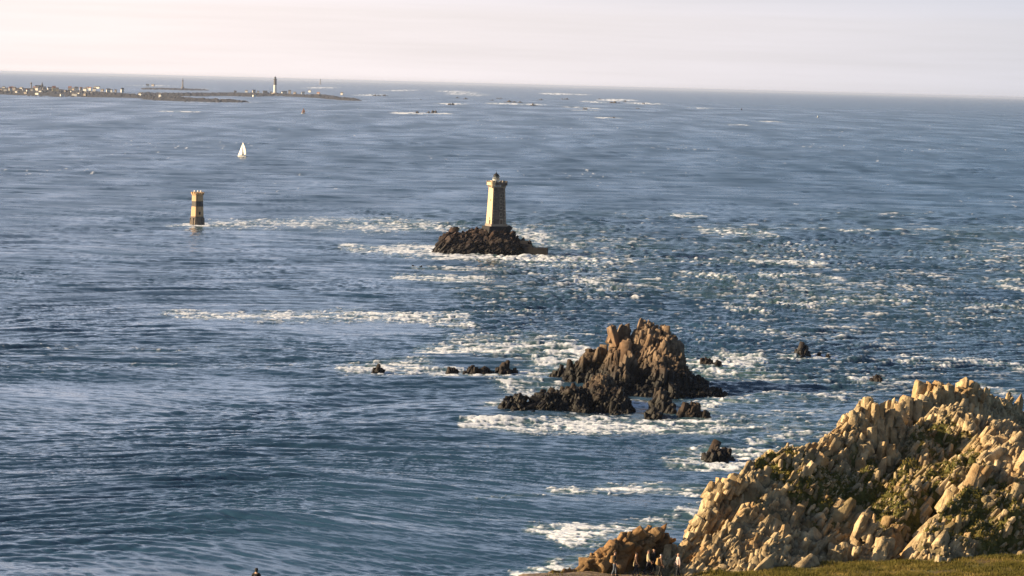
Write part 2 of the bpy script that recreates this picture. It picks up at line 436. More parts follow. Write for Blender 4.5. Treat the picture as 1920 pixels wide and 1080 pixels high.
    # (x0,y0,x1,y1, half thickness px, strength)
    feats = [
        (360, 421, 384, 423, 4, 1.1), (335, 424, 360, 423, 3, 0.7), (384, 422, 470, 420, 7, 0.95), (470, 420, 620, 420, 8, 0.85), (620, 421, 800, 424, 10, 0.75), (560, 409, 720, 411, 4, 0.6), (690, 430, 860, 428, 7, 0.8),
        (650, 463, 668, 465, 6, 0.9), (668, 468, 740, 470, 6, 0.9), (735, 468, 830, 470, 9, 1.0), (820, 480, 1030, 486, 6, 1.2), (1025, 485, 1120, 489, 6, 0.9), (1120, 489, 1500, 493, 6, 0.5), (760, 520, 905, 524, 6, 0.95), (790, 502, 930, 506, 5, 0.6), (905, 490, 1120, 500, 6, 0.6),
        (970, 436, 1010, 446, 9, 0.9), (985, 456, 1080, 462, 7, 0.7),
        (335, 588, 420, 595, 7, 0.95), (420, 595, 560, 598, 8, 0.95), (560, 596, 700, 594, 9, 0.85), (700, 596, 860, 597, 7, 0.9), (500, 588, 660, 584, 6, 0.6), (820, 607, 880, 610, 5, 0.8), (880, 590, 1000, 588, 6, 0.5),
        (800, 654, 930, 656, 8, 1.0), (930, 655, 1060, 648, 14, 0.85), (1020, 676, 1085, 664, 14, 1.05), (860, 640, 1040, 634, 10, 0.6),
        (655, 693, 760, 694, 9, 0.95), (700, 688, 800, 682, 7, 0.8), (760, 695, 850, 694, 6, 0.95), (830, 701, 985, 704, 5, 1.05), (985, 706, 1040, 700, 9, 0.8), (960, 720, 1030, 735, 14, 0.8), (985, 738, 1010, 745, 9, 0.9), (930, 760, 985, 750, 6, 0.9),
        (880, 794, 960, 797, 7, 1.05), (960, 796, 1120, 796, 12, 1.05), (1120, 797, 1345, 798, 11, 0.85), (1180, 764, 1225, 765, 8, 1.0), (1330, 790, 1560, 806, 14, 0.5), (1290, 770, 1350, 752, 6, 0.9), (1330, 748, 1400, 752, 6, 0.6),
        (1255, 862, 1320, 866, 9, 1.0), (1310, 848, 1440, 852, 14, 0.95), (1270, 842, 1320, 850, 8, 0.8), (1320, 868, 1430, 868, 8, 1.0), (1430, 850, 1520, 830, 8, 0.6),
        (1040, 926, 1130, 922, 6, 0.9), (1130, 920, 1230, 917, 9, 0.9), (1230, 920, 1335, 926, 8, 0.75), (900, 940, 1040, 932, 4, 0.35),
        (1002, 996, 1060, 1001, 8, 0.95), (1060, 1002, 1190, 998, 15, 1.05), (1060, 1018, 1160, 1016, 10, 0.8), (1180, 990, 1330, 962, 12, 0.7), (1040, 1048, 1110, 1040, 5, 0.95), (975, 1066, 1060, 1056, 6, 0.95),
        (1295, 682, 1400, 686, 9, 0.9), (1365, 670, 1415, 674, 8, 1.0), (1290, 700, 1420, 702, 8, 0.7), (1480, 670, 1560, 671, 4, 1.0), (1560, 672, 1760, 684, 4, 0.6), (1590, 716, 1700, 719, 4, 0.8), (1780, 676, 1920, 688, 4, 0.85), (1700, 668, 1800, 680, 4, 0.5), (1830, 725, 1890, 738, 5, 1.0), (1450, 780, 1560, 775, 6, 0.45), (1420, 740, 1600, 745, 8, 0.4), (1420, 826, 1520, 812, 4, 0.7),
        (1880, 536, 1925, 548, 8, 0.9), (1410, 492, 1530, 494, 4, 1.0), (1440, 517, 1500, 514, 4, 0.95), (1520, 516, 1560, 522, 4, 0.8), (1460, 569, 1510, 573, 5, 1.0), (1375, 578, 1425, 584, 6, 0.8), (1300, 515, 1360, 520, 5, 0.8), (1080, 525, 1130, 533, 6, 0.85), (1120, 540, 1160, 544, 4, 0.8), (1330, 435, 1440, 440, 5, 0.8), (1275, 405, 1295, 405, 3, 1.0), (1600, 435, 1650, 432, 3, 0.8), (1560, 565, 1680, 562, 4, 0.6), (1840, 574, 1900, 578, 4, 0.6), (1390, 620, 1500, 628, 4, 0.5),
        (0, 640, 260, 652, 6, 0.26), (150, 665, 420, 650, 6, 0.26), (0, 690, 150, 700, 6, 0.22), (250, 690, 620, 690, 7, 0.22), (400, 770, 700, 752, 6, 0.16),
        (756, 212, 772, 212, 2, 1.3), (775, 213, 830, 213, 1.4, 0.9), (320, 209, 335, 209, 1.4, 1.0), (340, 210, 362, 210, 1.2, 0.9), (345, 192, 470, 192, 1.2, 0.5),
        (1036, 176, 1052, 176, 1.4, 1.4), (1075, 177, 1085, 177, 1.0, 1.0), (1075, 201, 1105, 203, 1.6, 0.8), (1090, 207, 1106, 207, 1, 0.9), (1135, 221, 1142, 221, 1.6, 1.1), (1140, 188, 1170, 187, 1.6, 1.2), (1112, 191, 1116, 191, 1.6, 1.2), (1196, 194, 1202, 194, 1.6, 1.2), (1213, 194, 1221, 194, 1.5, 1.1), (930, 194, 1005, 196, 1.5, 1.0), (835, 195, 856, 195, 1.6, 1.0), (738, 170, 762, 169, 1.1, 0.9), (840, 171, 848, 171, 1.1, 1.1), (858, 172, 864, 176, 2.5, 0.7), (872, 172, 896, 178, 2.5, 0.6), (690, 178, 698, 178, 1.8, 1.1), (270, 160, 305, 161, 1.2, 0.9), (320, 167, 358, 167, 1.0, 0.9), (376, 167, 394, 167, 1.0, 0.8), (600, 165, 610, 164, 1.2, 1.0), (1310, 203, 1320, 202, 1.0, 0.7), (1435, 228, 1447, 228, 1.2, 0.8), (1372, 234, 1388, 234, 1.4, 0.7),
    ]
    tex = 0.5 + 0.5 * (0.30 * noise2(X / 9, Y / 14, 21) + 0.42 * noise2(X / 4.2, Y / 7.0, 22) * sm(1.0, 2.5, 9 / DR) + 0.34 * noise2(X / 1.7, Y / 2.8, 23) * sm(1.0, 2.5, 4 / DR)) * 1.25
    rid = 1 - np.abs(0.6 * noise2(X / 6.5, Y / 8.5, 25) + 0.4 * noise2(X / 2.6, Y / 3.6, 26))      # lace
    for (x0, y0, x1, y1, hp, st) in feats:
        m = (PYY > min(y0, y1) - 4 * hp - 8) & (PYY < max(y0, y1) + 4 * hp + 8) & (PXX > min(x0, x1) - 60) & (PXX < max(x0, x1) + 60)
        if not m.any():
            continue
        A = world(x0, y0); B = world(x1, y1)
        mid = (A + B) / 2; rr = np.hypot(*mid)
        hw = hp / F * rr * rr / (H + rr * rr / (2 * RE)) * 1.0
        hw *= 1.25
        if rr > 5000:
            st = st * 0.8
            hw = 0.85 * abs(S((x0 + x1) / 2, (y0 + y1) / 2 - hp)[1] - mid[1])
        asp = max(hw, 1e-3) / (max(22.0, hp * 2.5) / F * rr)       # squash so that ends taper like the sides
        px_, py_ = X[m] + wx[m] * 0.05 * min(1, rr / 800), (Y[m] + wy[m] * 0.12 * min(1.0, hw / 12)) / asp
        ax, ay, bx_, by_ = A[0], A[1] / asp, B[0], B[1] / asp
        vx, vy = bx_ - ax, by_ - ay
        q = np.clip(((px_ - ax) * vx + (py_ - ay) * vy) / (vx * vx + vy * vy + 1e-9), 0, 1)
        d = np.hypot(px_ - ax - q * vx, py_ - ay - q * vy) * asp / hw
        foam[m] = np.maximum(foam[m], st * (1 - sm(0.15, 1.75, d)))
    feat = foam.copy()
    near_lod = sm(0.5, 1.6, 9 / DR)
    wv = [(16, 15, 0.5), (7.0, 6.0, 0.8), (3.0, 2.8, 0.85), (1.3, 1.3, 0.7)]
    nt_ = np.zeros_like(X); ww = np.full(X.shape, 1e-3)
    for q, (lx, ly, am) in enumerate(wv):
        w = am * sm(0.4, 1.2, ly * 1.6 / DR)
        rg_n = 1 - 2.6 * np.abs(noise2(X / lx + 0.3 * nt_, Y / ly, 210 + q))      # ridged: thin bright threads
        nt_ = nt_ + w * (0.6 * rg_n + 0.9 * noise2(X / (lx * 1.2), Y / ly, 220 + q)); ww = ww + (w * 0.55) ** 2
    nt_ = nt_ / np.sqrt(ww)
    nt_ = nt_ - 0.15 + 0.16 * hs
    fm = sm(-0.1, 1.7, nt_ * 1.1 + 2.4 * (foam - 0.82)) * sm(0.05, 0.3, foam)
    fm_far = np.clip(foam - 0.1, 0, 1) * 1.9 * sm(-0.4, 0.25, noise2(X / 14, Y / 90, 231) + 0.5 * noise2(X / 40, Y / 200, 232))
    fm = fm * near_lod + fm_far * (1 - near_lod)
    # white caps in the race: on steep crests
    patch = sm(-0.45, 0.55, noise2(X / 110, Y / 170, 33) + 0.4 * noise2(X / 40, Y / 55, 34))
    grp = noise2(X / 34, Y / 30, 35) + 0.6 * noise2(X / 15, Y / 12, 36)
    cx_ = X + 5 * noise2(X / 12, Y / 9, 38); cy_ = Y + 3.5 * noise2(X / 14, Y / 10, 39) + 1.2 * noise2(X / 4, Y / 4, 40)
    th1 = 1 - 3.4 * np.abs(noise2(cx_ / 24, cy_ / 5.5, 37)); th2 = 1 - 3.2 * np.abs(noise2(cx_ / 12, cy_ / 3.4, 41))
    thread = np.maximum(th1, th2 - 0.15)                # breaking crests: thin broken lines along the waves
    brk = 0.5 * nt_ + 0.45 * hs
    caps = sm(0.15, 2.3, thread * 1.3 + brk + 0.85 * grp - 1.85 + 1.1 * race * (0.2 + 0.8 * patch)) * sm(0.1, 0.6, race) * 0.95
    fm = np.maximum(fm, caps)
    spk = sm(0.54, 0.76, noise2(X / 5.5, Y / 32, 240) * (0.75 + 0.5 * noise2(X / 160, Y / 500, 241))) * sm(1900, 2600, R_) * (1 - sm(8000, 12000, R_)) * 0.75
    fm = np.maximum(fm, spk)
    # faint lace of spent foam around strong foam
    lace = sm(0.80, 0.97, rid) * sm(0.12, 0.6, feat + 0.35 * race * patch) * 0.30 * near_lod
    fm = np.maximum(fm, lace)
    # churned, aerated water under the foam
    milky = np.clip(sm(0.1, 0.9, feat) * 0.8 + race * 0.45 * patch, 0, 1)
    # wind streaks at every scale
    st_ = np.zeros_like(X); tw = np.zeros_like(X) + 1e-6
    for o in range(9):
        lx = 900.0 / 2 ** o
        w = sm(0.9, 2.4, lx * 0.6 / DR) + 0 * X
        st_ += w * noise2(X / (lx * (0.16 if lx > 200 else 0.35 if lx > 60 else 1.2)), Y / lx, 60 + o); tw += w
    st_ = st_ / np.sqrt(tw)
    # bumpiness of foam
    h = h + np.where(feat > 0.3, 0.24, 0.06) * fm * (0.5 + tex) * near_lod
    # the tide piles up on the near side of the lines of overfalls
    Z = sea_z(X, Y) + h
    XX = X + dx * 0.85; YY = Y + dy * 0.85
    nr, nc = X.shape
    idx = np.arange(nr * nc).reshape(nr, nc)
    quads = np.stack([idx[:-1, :-1], idx[:-1, 1:], idx[1:, 1:], idx[1:, :-1]], -1).reshape(-1, 4)
    V = np.stack([XX, YY, Z], -1).reshape(-1, 3)
    m, nt, b, Nn, Ln = new_mat('sea_water')
    fo = Nn('ShaderNodeAttribute'); fo.attribute_name = 'foam'
    mk = Nn('ShaderNodeAttribute'); mk.attribute_name = 'milky'
    sk = Nn('ShaderNodeAttribute'); sk.attribute_name = 'streak'
    geo = Nn('ShaderNodeNewGeometry')
    b.inputs['IOR'].default_value = 1.333
    b.inputs['Specular IOR Level'].default_value = 0.5
    cm = Nn('ShaderNodeMixRGB'); cm.inputs[1].default_value = (0.019, 0.051, 0.096, 1); cm.inputs[2].default_value = (0.05, 0.10, 0.11, 1)
    Ln(mk.outputs['Fac'], cm.inputs[0]); Ln(cm.outputs[0], b.inputs['Base Color'])
    rg = Nn('ShaderNodeMapRange'); rg.inputs['From Min'].default_value = -0.8; rg.inputs['From Max'].default_value = 0.8
    rg.inputs['To Min'].default_value = 0.05; rg.inputs['To Max'].default_value = 0.22
    Ln(sk.outputs['Fac'], rg.inputs['Value']); lo = Nn('ShaderNodeAttribute'); lo.attribute_name = 'lost'
    la = Nn('ShaderNodeMath'); la.operation = 'MULTIPLY_ADD'; la.inputs[1].default_value = 0.42; Ln(lo.outputs['Fac'], la.inputs[0]); Ln(rg.outputs[0], la.inputs[2])
    Ln(la.outputs[0], b.inputs['Roughness'])
    mpp = Nn('ShaderNodeMapping'); mpp.inputs['Scale'].default_value = (0.8, 1.3, 1.0)
    n1 = Nn('ShaderNodeTexNoise'); n1.inputs['Scale'].default_value = 1.1; n1.inputs['Detail'].default_value = 5; n1.inputs['Roughness'].default_value = 0.6
    Ln(geo.outputs['Position'], mpp.inputs[0]); Ln(mpp.outputs[0], n1.inputs['Vector'])
    bp = Nn('ShaderNodeBump'); bp.inputs['Strength'].default_value = 0.28; bp.inputs['Distance'].default_value = 0.22
    Ln(n1.outputs['Fac'], bp.inputs['Height']); Ln(bp.outputs[0], b.inputs['Normal'])
    df = Nn('ShaderNodeBsdfDiffuse'); df.inputs['Color'].default_value = (0.80, 0.84, 0.93, 1)
    fn = Nn('ShaderNodeTexNoise'); fn.inputs['Scale'].default_value = 0.9; fn.inputs['Detail'].default_value = 8; fn.inputs['Roughness'].default_value = 0.7
    Ln(mpp.outputs[0], fn.inputs['Vector'])
    fa = Nn('ShaderNodeMath'); fa.operation = 'MULTIPLY_ADD'; fa.inputs[1].default_value = 1.1; fa.inputs[2].default_value = -0.55
    Ln(fn.outputs['Fac'], fa.inputs[0])
    fb = Nn('ShaderNodeMath'); fb.operation = 'ADD'; Ln(fo.outputs['Fac'], fb.inputs[0]); Ln(fa.outputs[0], fb.inputs[1])
    fr = Nn('ShaderNodeMapRange'); fr.interpolation_type = 'SMOOTHSTEP'; fr.inputs['From Min'].default_value = 0.05; fr.inputs['From Max'].default_value = 1.25
    Ln(fb.outputs[0], fr.inputs['Value'])
    gate = Nn('ShaderNodeMapRange'); gate.inputs['From Max'].default_value = 0.06
    Ln(fo.outputs['Fac'], gate.inputs['Value'])
    fg = Nn('ShaderNodeMath'); fg.operation = 'MULTIPLY'; Ln(fr.outputs[0], fg.inputs[0]); Ln(gate.outputs[0], fg.inputs[1])
    fbp = Nn('ShaderNodeBump'); fbp.inputs['Strength'].default_value = 0.6; fbp.inputs['Distance'].default_value = 0.5
    Ln(fn.outputs['Fac'], fbp.inputs['Height']); Ln(fbp.outputs[0], df.inputs['Normal'])
    ms = Nn('ShaderNodeMixShader'); Ln(fg.outputs[0], ms.inputs[0]); Ln(b.outputs[0], ms.inputs[1]); Ln(df.outputs[0], ms.inputs[2])
    Ln(ms.outputs[0], nt.nodes['Material Output'].inputs['Surface'])
    me = make_mesh('sea', V, quads, m, True, {'foam': fm.ravel(), 'milky': milky.ravel(), 'streak': st_.ravel(), 'lost': np.sqrt(lost).ravel()})
    o = link('sea', me)
    tag(o, 'choppy blue grey sea with bands of white foam', 'sea', kind='structure')
build_sea()

# ------------------------------------------------------------------ rocks
WIDE = []
def block_protos(n=26, seed=3):
    r = random.Random(seed)
    out_ = []
    for i in range(n):
        bm = bmesh.new()
        pts = []
        tp = r.uniform(0.45, 0.95); sh = r.uniform(-0.35, 0.35); sk2 = r.uniform(-0.3, 0.3)
        for sx_ in (-1, 1):
            for sy_ in (-1, 1):
                for sz_ in (-1, 1):
                    q = tp if sx_ > 0 else 1.0
                    pts.append(Vector((sx_ * r.uniform(0.72, 1.0), (sy_ * q + sh * sx_) * r.uniform(0.6, 1.0), (sz_ * q + sk2 * sx_) * r.uniform(0.6, 1.0))))
        for k in range(3 if i % 2 else 7):
            pts.append(Vector((r.uniform(-0.9, 1.15), r.uniform(-0.95, 0.95), r.uniform(-0.95, 0.95))))
        for p in pts:
            bm.verts.new(p)
        bmesh.ops.convex_hull(bm, input=bm.verts)
        for v in [v for v in bm.verts if not v.link_faces]:
            bm.verts.remove(v)
        bmesh.ops.dissolve_limit(bm, angle_limit=math.radians(9), verts=bm.verts, edges=bm.edges)
        bmesh.ops.bevel(bm, geom=list(bm.edges), offset=0.045, segments=1, profile=0.6, affect='EDGES')
        bmesh.ops.triangulate(bm, faces=bm.faces)
        V = np.array([v.co[:] for v in bm.verts]); bm.verts.index_update()
        T = np.array([[v.index for v in f.verts] for f in bm.faces])
        bm.free()
        # chipped, uneven faces
        nn = 0.035 * noise3(V[:, 0] * 2.3 + i * 9, V[:, 1] * 2.3, V[:, 2] * 2.3, i)
        V = V * (1 + nn[:, None])
        out_.append((V, T)); WIDE.append(i) if tp > 0.72 else None
    return out_
PROTO = block_protos()

def basis(a, twist, r):
    a = a / np.linalg.norm(a)
    q = np.array([r.gauss(0, 1), r.gauss(0, 1), r.gauss(0, 1)]) if twist is None else twist
    b = np.cross(a, q); b /= np.linalg.norm(b)
    c = np.cross(a, b)
    return np.stack([a, b, c], 1)
def finer(V, T):
    """split every triangle in four"""
    E = np.sort(np.concatenate([T[:, [0, 1]], T[:, [1, 2]], T[:, [2, 0]]]), 1)
    u, inv = np.unique(E, axis=0, return_inverse=True)
    inv = inv.ravel()
    mid = (V[u[:, 0]] + V[u[:, 1]]) / 2 ; n = len(T)
    a, b, c = inv[:n] + len(V), inv[n:2 * n] + len(V), inv[2 * n:] + len(V)
    T2 = np.concatenate([np.stack([T[:, 0], a, c], 1), np.stack([a, T[:, 1], b], 1), np.stack([c, b, T[:, 2]], 1), np.stack([a, b, c], 1)])
    return np.concatenate([V, mid]), T2
class RockPile:
    def __init__(s, seed=1):
        s.V = []; s.T = []; s.tone = []; s.veg = []; s.n = 0; s.r = random.Random(seed)
    def crag(s, px, py, d, w, h, lean, n=8, rugged=0.4, spread=0.5, tone=(0.8, 1.15)):
        """a jointed outcrop: leaning columns of stone packed together"""
        r = s.r; k = d / F
        a = P(px, py, d); w *= k; h *= k
        for q in range(n):
            f = 1.0 if q == 0 else r.uniform(0.45, 0.97)
            ox = 0 if q == 0 else r.uniform(-spread, spread) * w; oy = 0.1 * w if q == 0 else r.uniform(-0.5, 0.6) * w
            hh = h * f
            bw = w * r.uniform(0.22, 0.42)
            s.block((a[0] + ox - lean * hh * 0.4 + lean * (h - hh) * -0.2, a[1] + oy, a[2] - (h - hh) - hh / 2), 1.0, (lean, 0.15, 1.0), (hh / 2 * 0.95, bw, bw * 0.9), jitter=0.16, tone=r.uniform(*tone), rugged=rugged)
    def raw(s, V, T, tone, veg):
        s.V.append(V); s.T.append(T + s.n); s.tone.append(tone); s.veg.append(veg); s.n += len(V)
    def block(s, c, size, axis, aspect=(1.7, 1.0, 0.8), twist=None, tone=None, jitter=0.25, veg=0.0, rugged=0):
        r = s.r
        V, T = PROTO[r.choice(WIDE) if rugged else r.randrange(len(PROTO))]
        a = np.array(axis, float) + np.array([r.gauss(0, jitter), r.gauss(0, jitter), r.gauss(0, jitter)])
        B = basis(a, None if twist is None else np.array(twist) + np.array([r.gauss(0, jitter), r.gauss(0, jitter), r.gauss(0, jitter)]), r)
        sc = np.array(aspect) * size * np.array([r.uniform(0.8, 1.25), r.uniform(0.8, 1.25), r.uniform(0.8, 1.25)])
        W_ = (V * sc) @ B.T + np.array(c)
        vgn = None
        if rugged:
            for q in range(2):
                W_, T = finer(W_, T)
            k = 1.0 / rugged
            ctr = W_.mean(0); dirv = W_ - ctr; dirv /= np.linalg.norm(dirv, axis=1)[:, None]
            x_, y_, z_ = W_[:, 0] * k, W_[:, 1] * k, W_[:, 2] * k
            nn = 0.5 * noise3(x_ * 1.6, y_ * 1.6, z_ * 0.7, 5) + 0.35 * noise3(x_ * 4, y_ * 4, z_ * 1.8, 6) - 0.5 * (np.abs(noise3(x_ * 2.3 + 7, y_ * 2.3, z_ * 0.9, 7)) < 0.07)
            W_ = W_ + dirv * (nn * rugged * 0.30)[:, None]
        t = tone if tone is not None else r.uniform(0.72, 1.18)
        s.raw(W_, T, np.full(len(W_), t), np.full(len(W_), veg))
    def build(s, name, mat):
        V = np.concatenate(s.V); c = V.mean(0); c[2] = min(0.0, V[:, 2].min()) if name != 'cliff' else 0
        me = make_mesh(name, V - c, np.concatenate(s.T), mat, False, {'tone': np.concatenate(s.tone), 'veg': np.concatenate(s.veg)})
        return link(name, me, None, c)

def grid_tris(X, Y, Z, keep):
    nr, nc = X.shape
    idx = np.arange(nr * nc).reshape(nr, nc)
    q = np.stack([idx[:-1, :-1], idx[:-1, 1:], idx[1:, 1:], idx[1:, :-1]], -1).reshape(-1, 4)
    k = keep.ravel()
    q = q[k[q].any(1)]
    used = np.unique(q)
    re = np.full(nr * nc, -1); re[used] = np.arange(len(used))
    q = re[q]
    T = np.concatenate([q[:, [0, 1, 2]], q[:, [0, 2, 3]]])
    V = np.stack([X.ravel(), Y.ravel(), Z.ravel()], 1)[used]
    return V, T, used

def sea_rock(name, label, cat, lobes, mat, seed, res=0.5, bsize=0.9, nblk=250, axis=(0.25, 0.1, 1.0), aspect=(1.6, 1.0, 0.85), group=None, warp=0.22, rough=0.35, hero=(), tone=(0.7, 1.2)):
    """lobes: (px, py_top, Y, half width px, depth m, power). Built round its own world position."""
    pile = RockPile(seed)
    LB = []
    for (px, py, Y, hw, dm, pw) in lobes:
        p = P(px, py, Y)
        LB.append((p[0], Y, p[2], hw / F * Y, dm, pw))
    x0 = min(l[0] - l[3] * 1.35 for l in LB) - 2; x1 = max(l[0] + l[3] * 1.35 for l in LB) + 2
    y0 = min(l[1] - l[4] * 1.35 for l in LB) - 2; y1 = max(l[1] + l[4] * 1.35 for l in LB) + 2
    xs = np.arange(x0, x1, res); ys = np.arange(y0, y1, res)
    X, Y = np.meshgrid(xs, ys)
    zs = sea_z(X, Y)
    def height(X, Y):
        Z = np.full(X.shape, -3.0)
        sc = max(l[3] for l in LB)
        wxx = warp * (noise2(X / sc * 2.2, Y / sc * 2.2, seed) + 0.5 * noise2(X / sc * 6, Y / sc * 6, seed + 1))
        wyy = warp * (noise2(X / sc * 2.2, Y / sc * 2.2, seed + 2) + 0.5 * noise2(X / sc * 6, Y / sc * 6, seed + 3))
        for (cx, cy, cz, rx, ry, pw) in LB:
            d = np.hypot((X - cx) / rx + wxx, (Y - cy) / ry + wyy)
            z = (cz + 3) * (1 - d ** pw) - 3
            Z = np.maximum(Z, z)
        return Z
    Z0 = height(X, Y)
    # angular facets: cell-wise tilt
    cell = noise2(np.floor(X / (bsize * 2.2) + 0.35 * noise2(X / 2, Y / 2, seed)) * 3.7, np.floor(Y / (bsize * 2.2)) * 2.9, seed + 8)
    Z = Z0 + rough * bsize * (cell + 0.8 * noise2(X / bsize, Y / bsize, seed + 9))
    Z = Z + zs
    keep = Z0 > -2.2
    V, T, used = grid_tris(X, Y, Z, keep)
    tn = 0.85 + 0.2 * noise2(V[:, 0] / 2, V[:, 1] / 2, seed + 4)
    pile.raw(V, T, tn, np.zeros(len(V)))
    pts = np.argwhere(Z0 > -0.6)
    r = pile.r
    # weight by steepness, so the walls get blocks too
    gy, gx = np.gradient(Z0, res)
    wgt = np.sqrt(1 + gx ** 2 + gy ** 2)[pts[:, 0], pts[:, 1]]
    wgt = np.minimum(wgt, 6.0); wgt = wgt / wgt.sum()
    sel = np.random.default_rng(seed).choice(len(pts), nblk, p=wgt)
    for k in sel:
        i, j = pts[k]
        s_ = bsize * math.exp(r.gauss(-0.25, 0.42))
        s_ = min(s_, 0.25 * (max(Z0[i, j], 0) + 3.2))
        pile.block((X[i, j] + r.uniform(-.3, .3), Y[i, j] + r.uniform(-.3, .3), Z[i, j] - s_ * 0.25), s_, axis, aspect, tone=r.uniform(*tone))
    for (px, py, Yh, wpx, hpx) in hero:
        pile.crag(px, py, Yh, wpx * 0.75, hpx, 0.15, 9, 0.8, 0.7, tone)
    o = pile.build(name, mat)
    return tag(o, label, cat, group)

def dep(px, py):
    return S(px, py)[1]

# main stack: base depths come from where its waterline meets the sea
G_ROCK = 'dark rocks standing in the surf'
sea_rock('sea_stack', 'tall brown craggy sea stack with sunlit left ridges, the biggest rock in the water', 'sea stack', [
    (1215, 604, 859, 62, 17, 1.25), (1170, 618, 861, 52, 15, 1.3), (1250, 632, 855, 50, 18, 1.6), (1110, 660, 865, 66, 15, 1.1),
    (1245, 690, 845, 85, 20, 1.5), (1300, 708, 847, 62, 15, 1.1), (1335, 730, 841, 48, 9, 1.1), (1060, 690, 871, 60, 11, 1.0),
    (1165, 690, 843, 50, 19, 1.3), (1130, 712, 831, 46, 12, 1.2), (1200, 730, 831, 60, 10, 1.4)],
    M_SEAROCK, 31, res=0.35, bsize=0.6, nblk=3800, axis=(0.22, 0.05, 1.0), aspect=(1.9, 0.9, 0.9), rough=0.5,
    hero=[(1165, 608, 859, 34, 40), (1212, 598, 860, 30, 45), (1245, 608, 857, 34, 46), (1262, 630, 855, 26, 60), (1135, 646, 861, 34, 34), (1105, 656, 864, 36, 26), (1160, 655, 845, 22, 60), (1182, 650, 844, 20, 70), (1170, 690, 835, 26, 60), (1125, 706, 826, 44, 36)])
sea_rock('sea_rock', 'long black low reef in front of the tall brown sea stack, foam along its foot', 'rock', [
    (968, 742, 786, 40, 9, 1.9), (1025, 738, 788, 50, 11, 1.8), (1075, 726, 790, 56, 12, 1.9), (1128, 706, 795, 50, 14, 2.0), (1155, 730, 789, 40, 11, 1.8), (985, 766, 775, 34, 4, 1.2)],
    M_SEAROCK, 32, res=0.3, bsize=0.55, nblk=1400, group=None, axis=(0.3, 0, 0.8), tone=(0.45, 0.95))
sea_rock('sea_rock', 'blocky brown rock beside the right foot of the tall sea stack', 'rock', [
    (1240, 732, 786, 26, 5, 1.8), (1222, 766, 774, 34, 5, 1.3), (1255, 758, 779, 30, 5, 1.3)], M_SEAROCK, 33, res=0.3, bsize=0.7, nblk=150, tone=(0.6, 1.0))
sea_rock('sea_rock', 'dark rounded boulder in the surf, right of the blocky brown rock', 'rock', [
    (1294, 757, 776, 32, 5, 1.7), (1318, 774, 774, 22, 4, 1.2)], M_DARKROCK, 34, res=0.3, bsize=0.7, nblk=110, tone=(0.9, 1.6))
sea_rock('sea_rock', 'small lone dark boulder at the left end of the foam', 'rock', [
    (708, 687, dep(708, 700), 14, 5, 1.6)], M_DARKROCK, 35, res=0.3, bsize=0.6, nblk=40, group=G_ROCK)
sea_rock('sea_rock', 'low jagged dark reef left of the sea stack with foam along its edge', 'rock', [
    (845, 691, dep(845, 701), 22, 6, 1.2), (885, 688, dep(885, 702), 26, 7, 1.3), (910, 690, dep(910, 703), 22, 6, 1.3), (945, 685, dep(945, 703), 22, 7, 1.8), (968, 695, dep(968, 704), 20, 5, 1.0)],
    M_DARKROCK, 36, res=0.35, bsize=0.6, nblk=200, group=G_ROCK)
sea_rock('sea_rock', 'flat dark rock just right of the sea stack in white water', 'rock', [
    (1325, 673, dep(1325, 688), 20, 6, 1.5), (1345, 680, dep(1345, 690), 18, 5, 1.3)], M_DARKROCK, 37, res=0.3, bsize=0.6, nblk=90, group=G_ROCK)
sea_rock('sea_rock', 'tiny dark rock tip in the spray beside the flat rock', 'rock', [
    (1369, 676, dep(1369, 682), 6, 2, 1.5)], M_DARKROCK, 38, res=0.25, bsize=0.4, nblk=16, group=G_ROCK)
sea_rock('sea_rock', 'rounded reddish brown rock out in open water, with a low shelf trailing right', 'rock', [
    (1503, 651, dep(1503, 669), 15, 6, 1.9), (1516, 661, dep(1516, 670), 10, 4, 1.2)], M_LHROCK, 39, res=0.3, bsize=0.6, nblk=70, group=G_ROCK, tone=(0.8, 1.3))
sea_rock('sea_rock', 'low flat shelf of rock trailing right of the rounded reddish rock', 'rock', [
    (1536, 664, dep(1536, 670), 10, 4, 1.2), (1552, 665, dep(1552, 671), 10, 3, 1.1)], M_DARKROCK, 40, res=0.25, bsize=0.4, nblk=40, group=G_ROCK)
sea_rock('sea_rock', 'black domed rock above the crest of the pale cliff', 'rock', [
    (1644, 703, dep(1644, 718), 17, 6, 2.2)], M_DARKROCK, 41, res=0.25, bsize=0.5, nblk=50, group=G_ROCK, tone=(0.5, 0.9))
sea_rock('sea_rock', 'dark pointed rock ringed by white foam near the cliff', 'rock', [
    (1347, 834, dep(1347, 860), 24, 6, 1.3), (1330, 846, dep(1330, 862), 18, 5, 1.2), (1362, 846, dep(1362, 861), 20, 5, 1.2)], M_DARKROCK, 42, res=0.25, bsize=0.55, nblk=110, group=G_ROCK, tone=(0.8, 1.5))
sea_rock('sea_rock', 'two small dark rock tips awash below the lighthouse rock', 'rock', [
    (776, 497, dep(776, 502), 5, 3, 1.4), (788, 499, dep(788, 503), 4, 3, 1.4)], M_DARKROCK, 43, res=0.4, bsize=0.5, nblk=20, group=G_ROCK)
# the rock under the lighthouse
LH_Y = dep(930, 479) + 14
sea_rock('lighthouse_rock', 'dark rugged islet carrying the stone lighthouse', 'islet', [
    (930, 429, LH_Y + 1, 56, 15, 2.6), (895, 430, LH_Y, 46, 15, 1.7), (868, 437, LH_Y - 1, 48, 15, 1.8), (846, 438, LH_Y - 2, 32, 13, 2.6), (965, 446, LH_Y - 2, 34, 12, 1.8), (880, 452, LH_Y - 8, 56, 9, 1.7), (985, 458, LH_Y - 4, 28, 8, 1.6), (935, 455, LH_Y - 8, 60, 8, 1.8)],
    M_LHROCK, 51, res=0.45, bsize=0.8, nblk=900, axis=(0.6, 0, 0.6), aspect=(2.2, 1.2, 0.6), rough=0.4, warp=0.14)

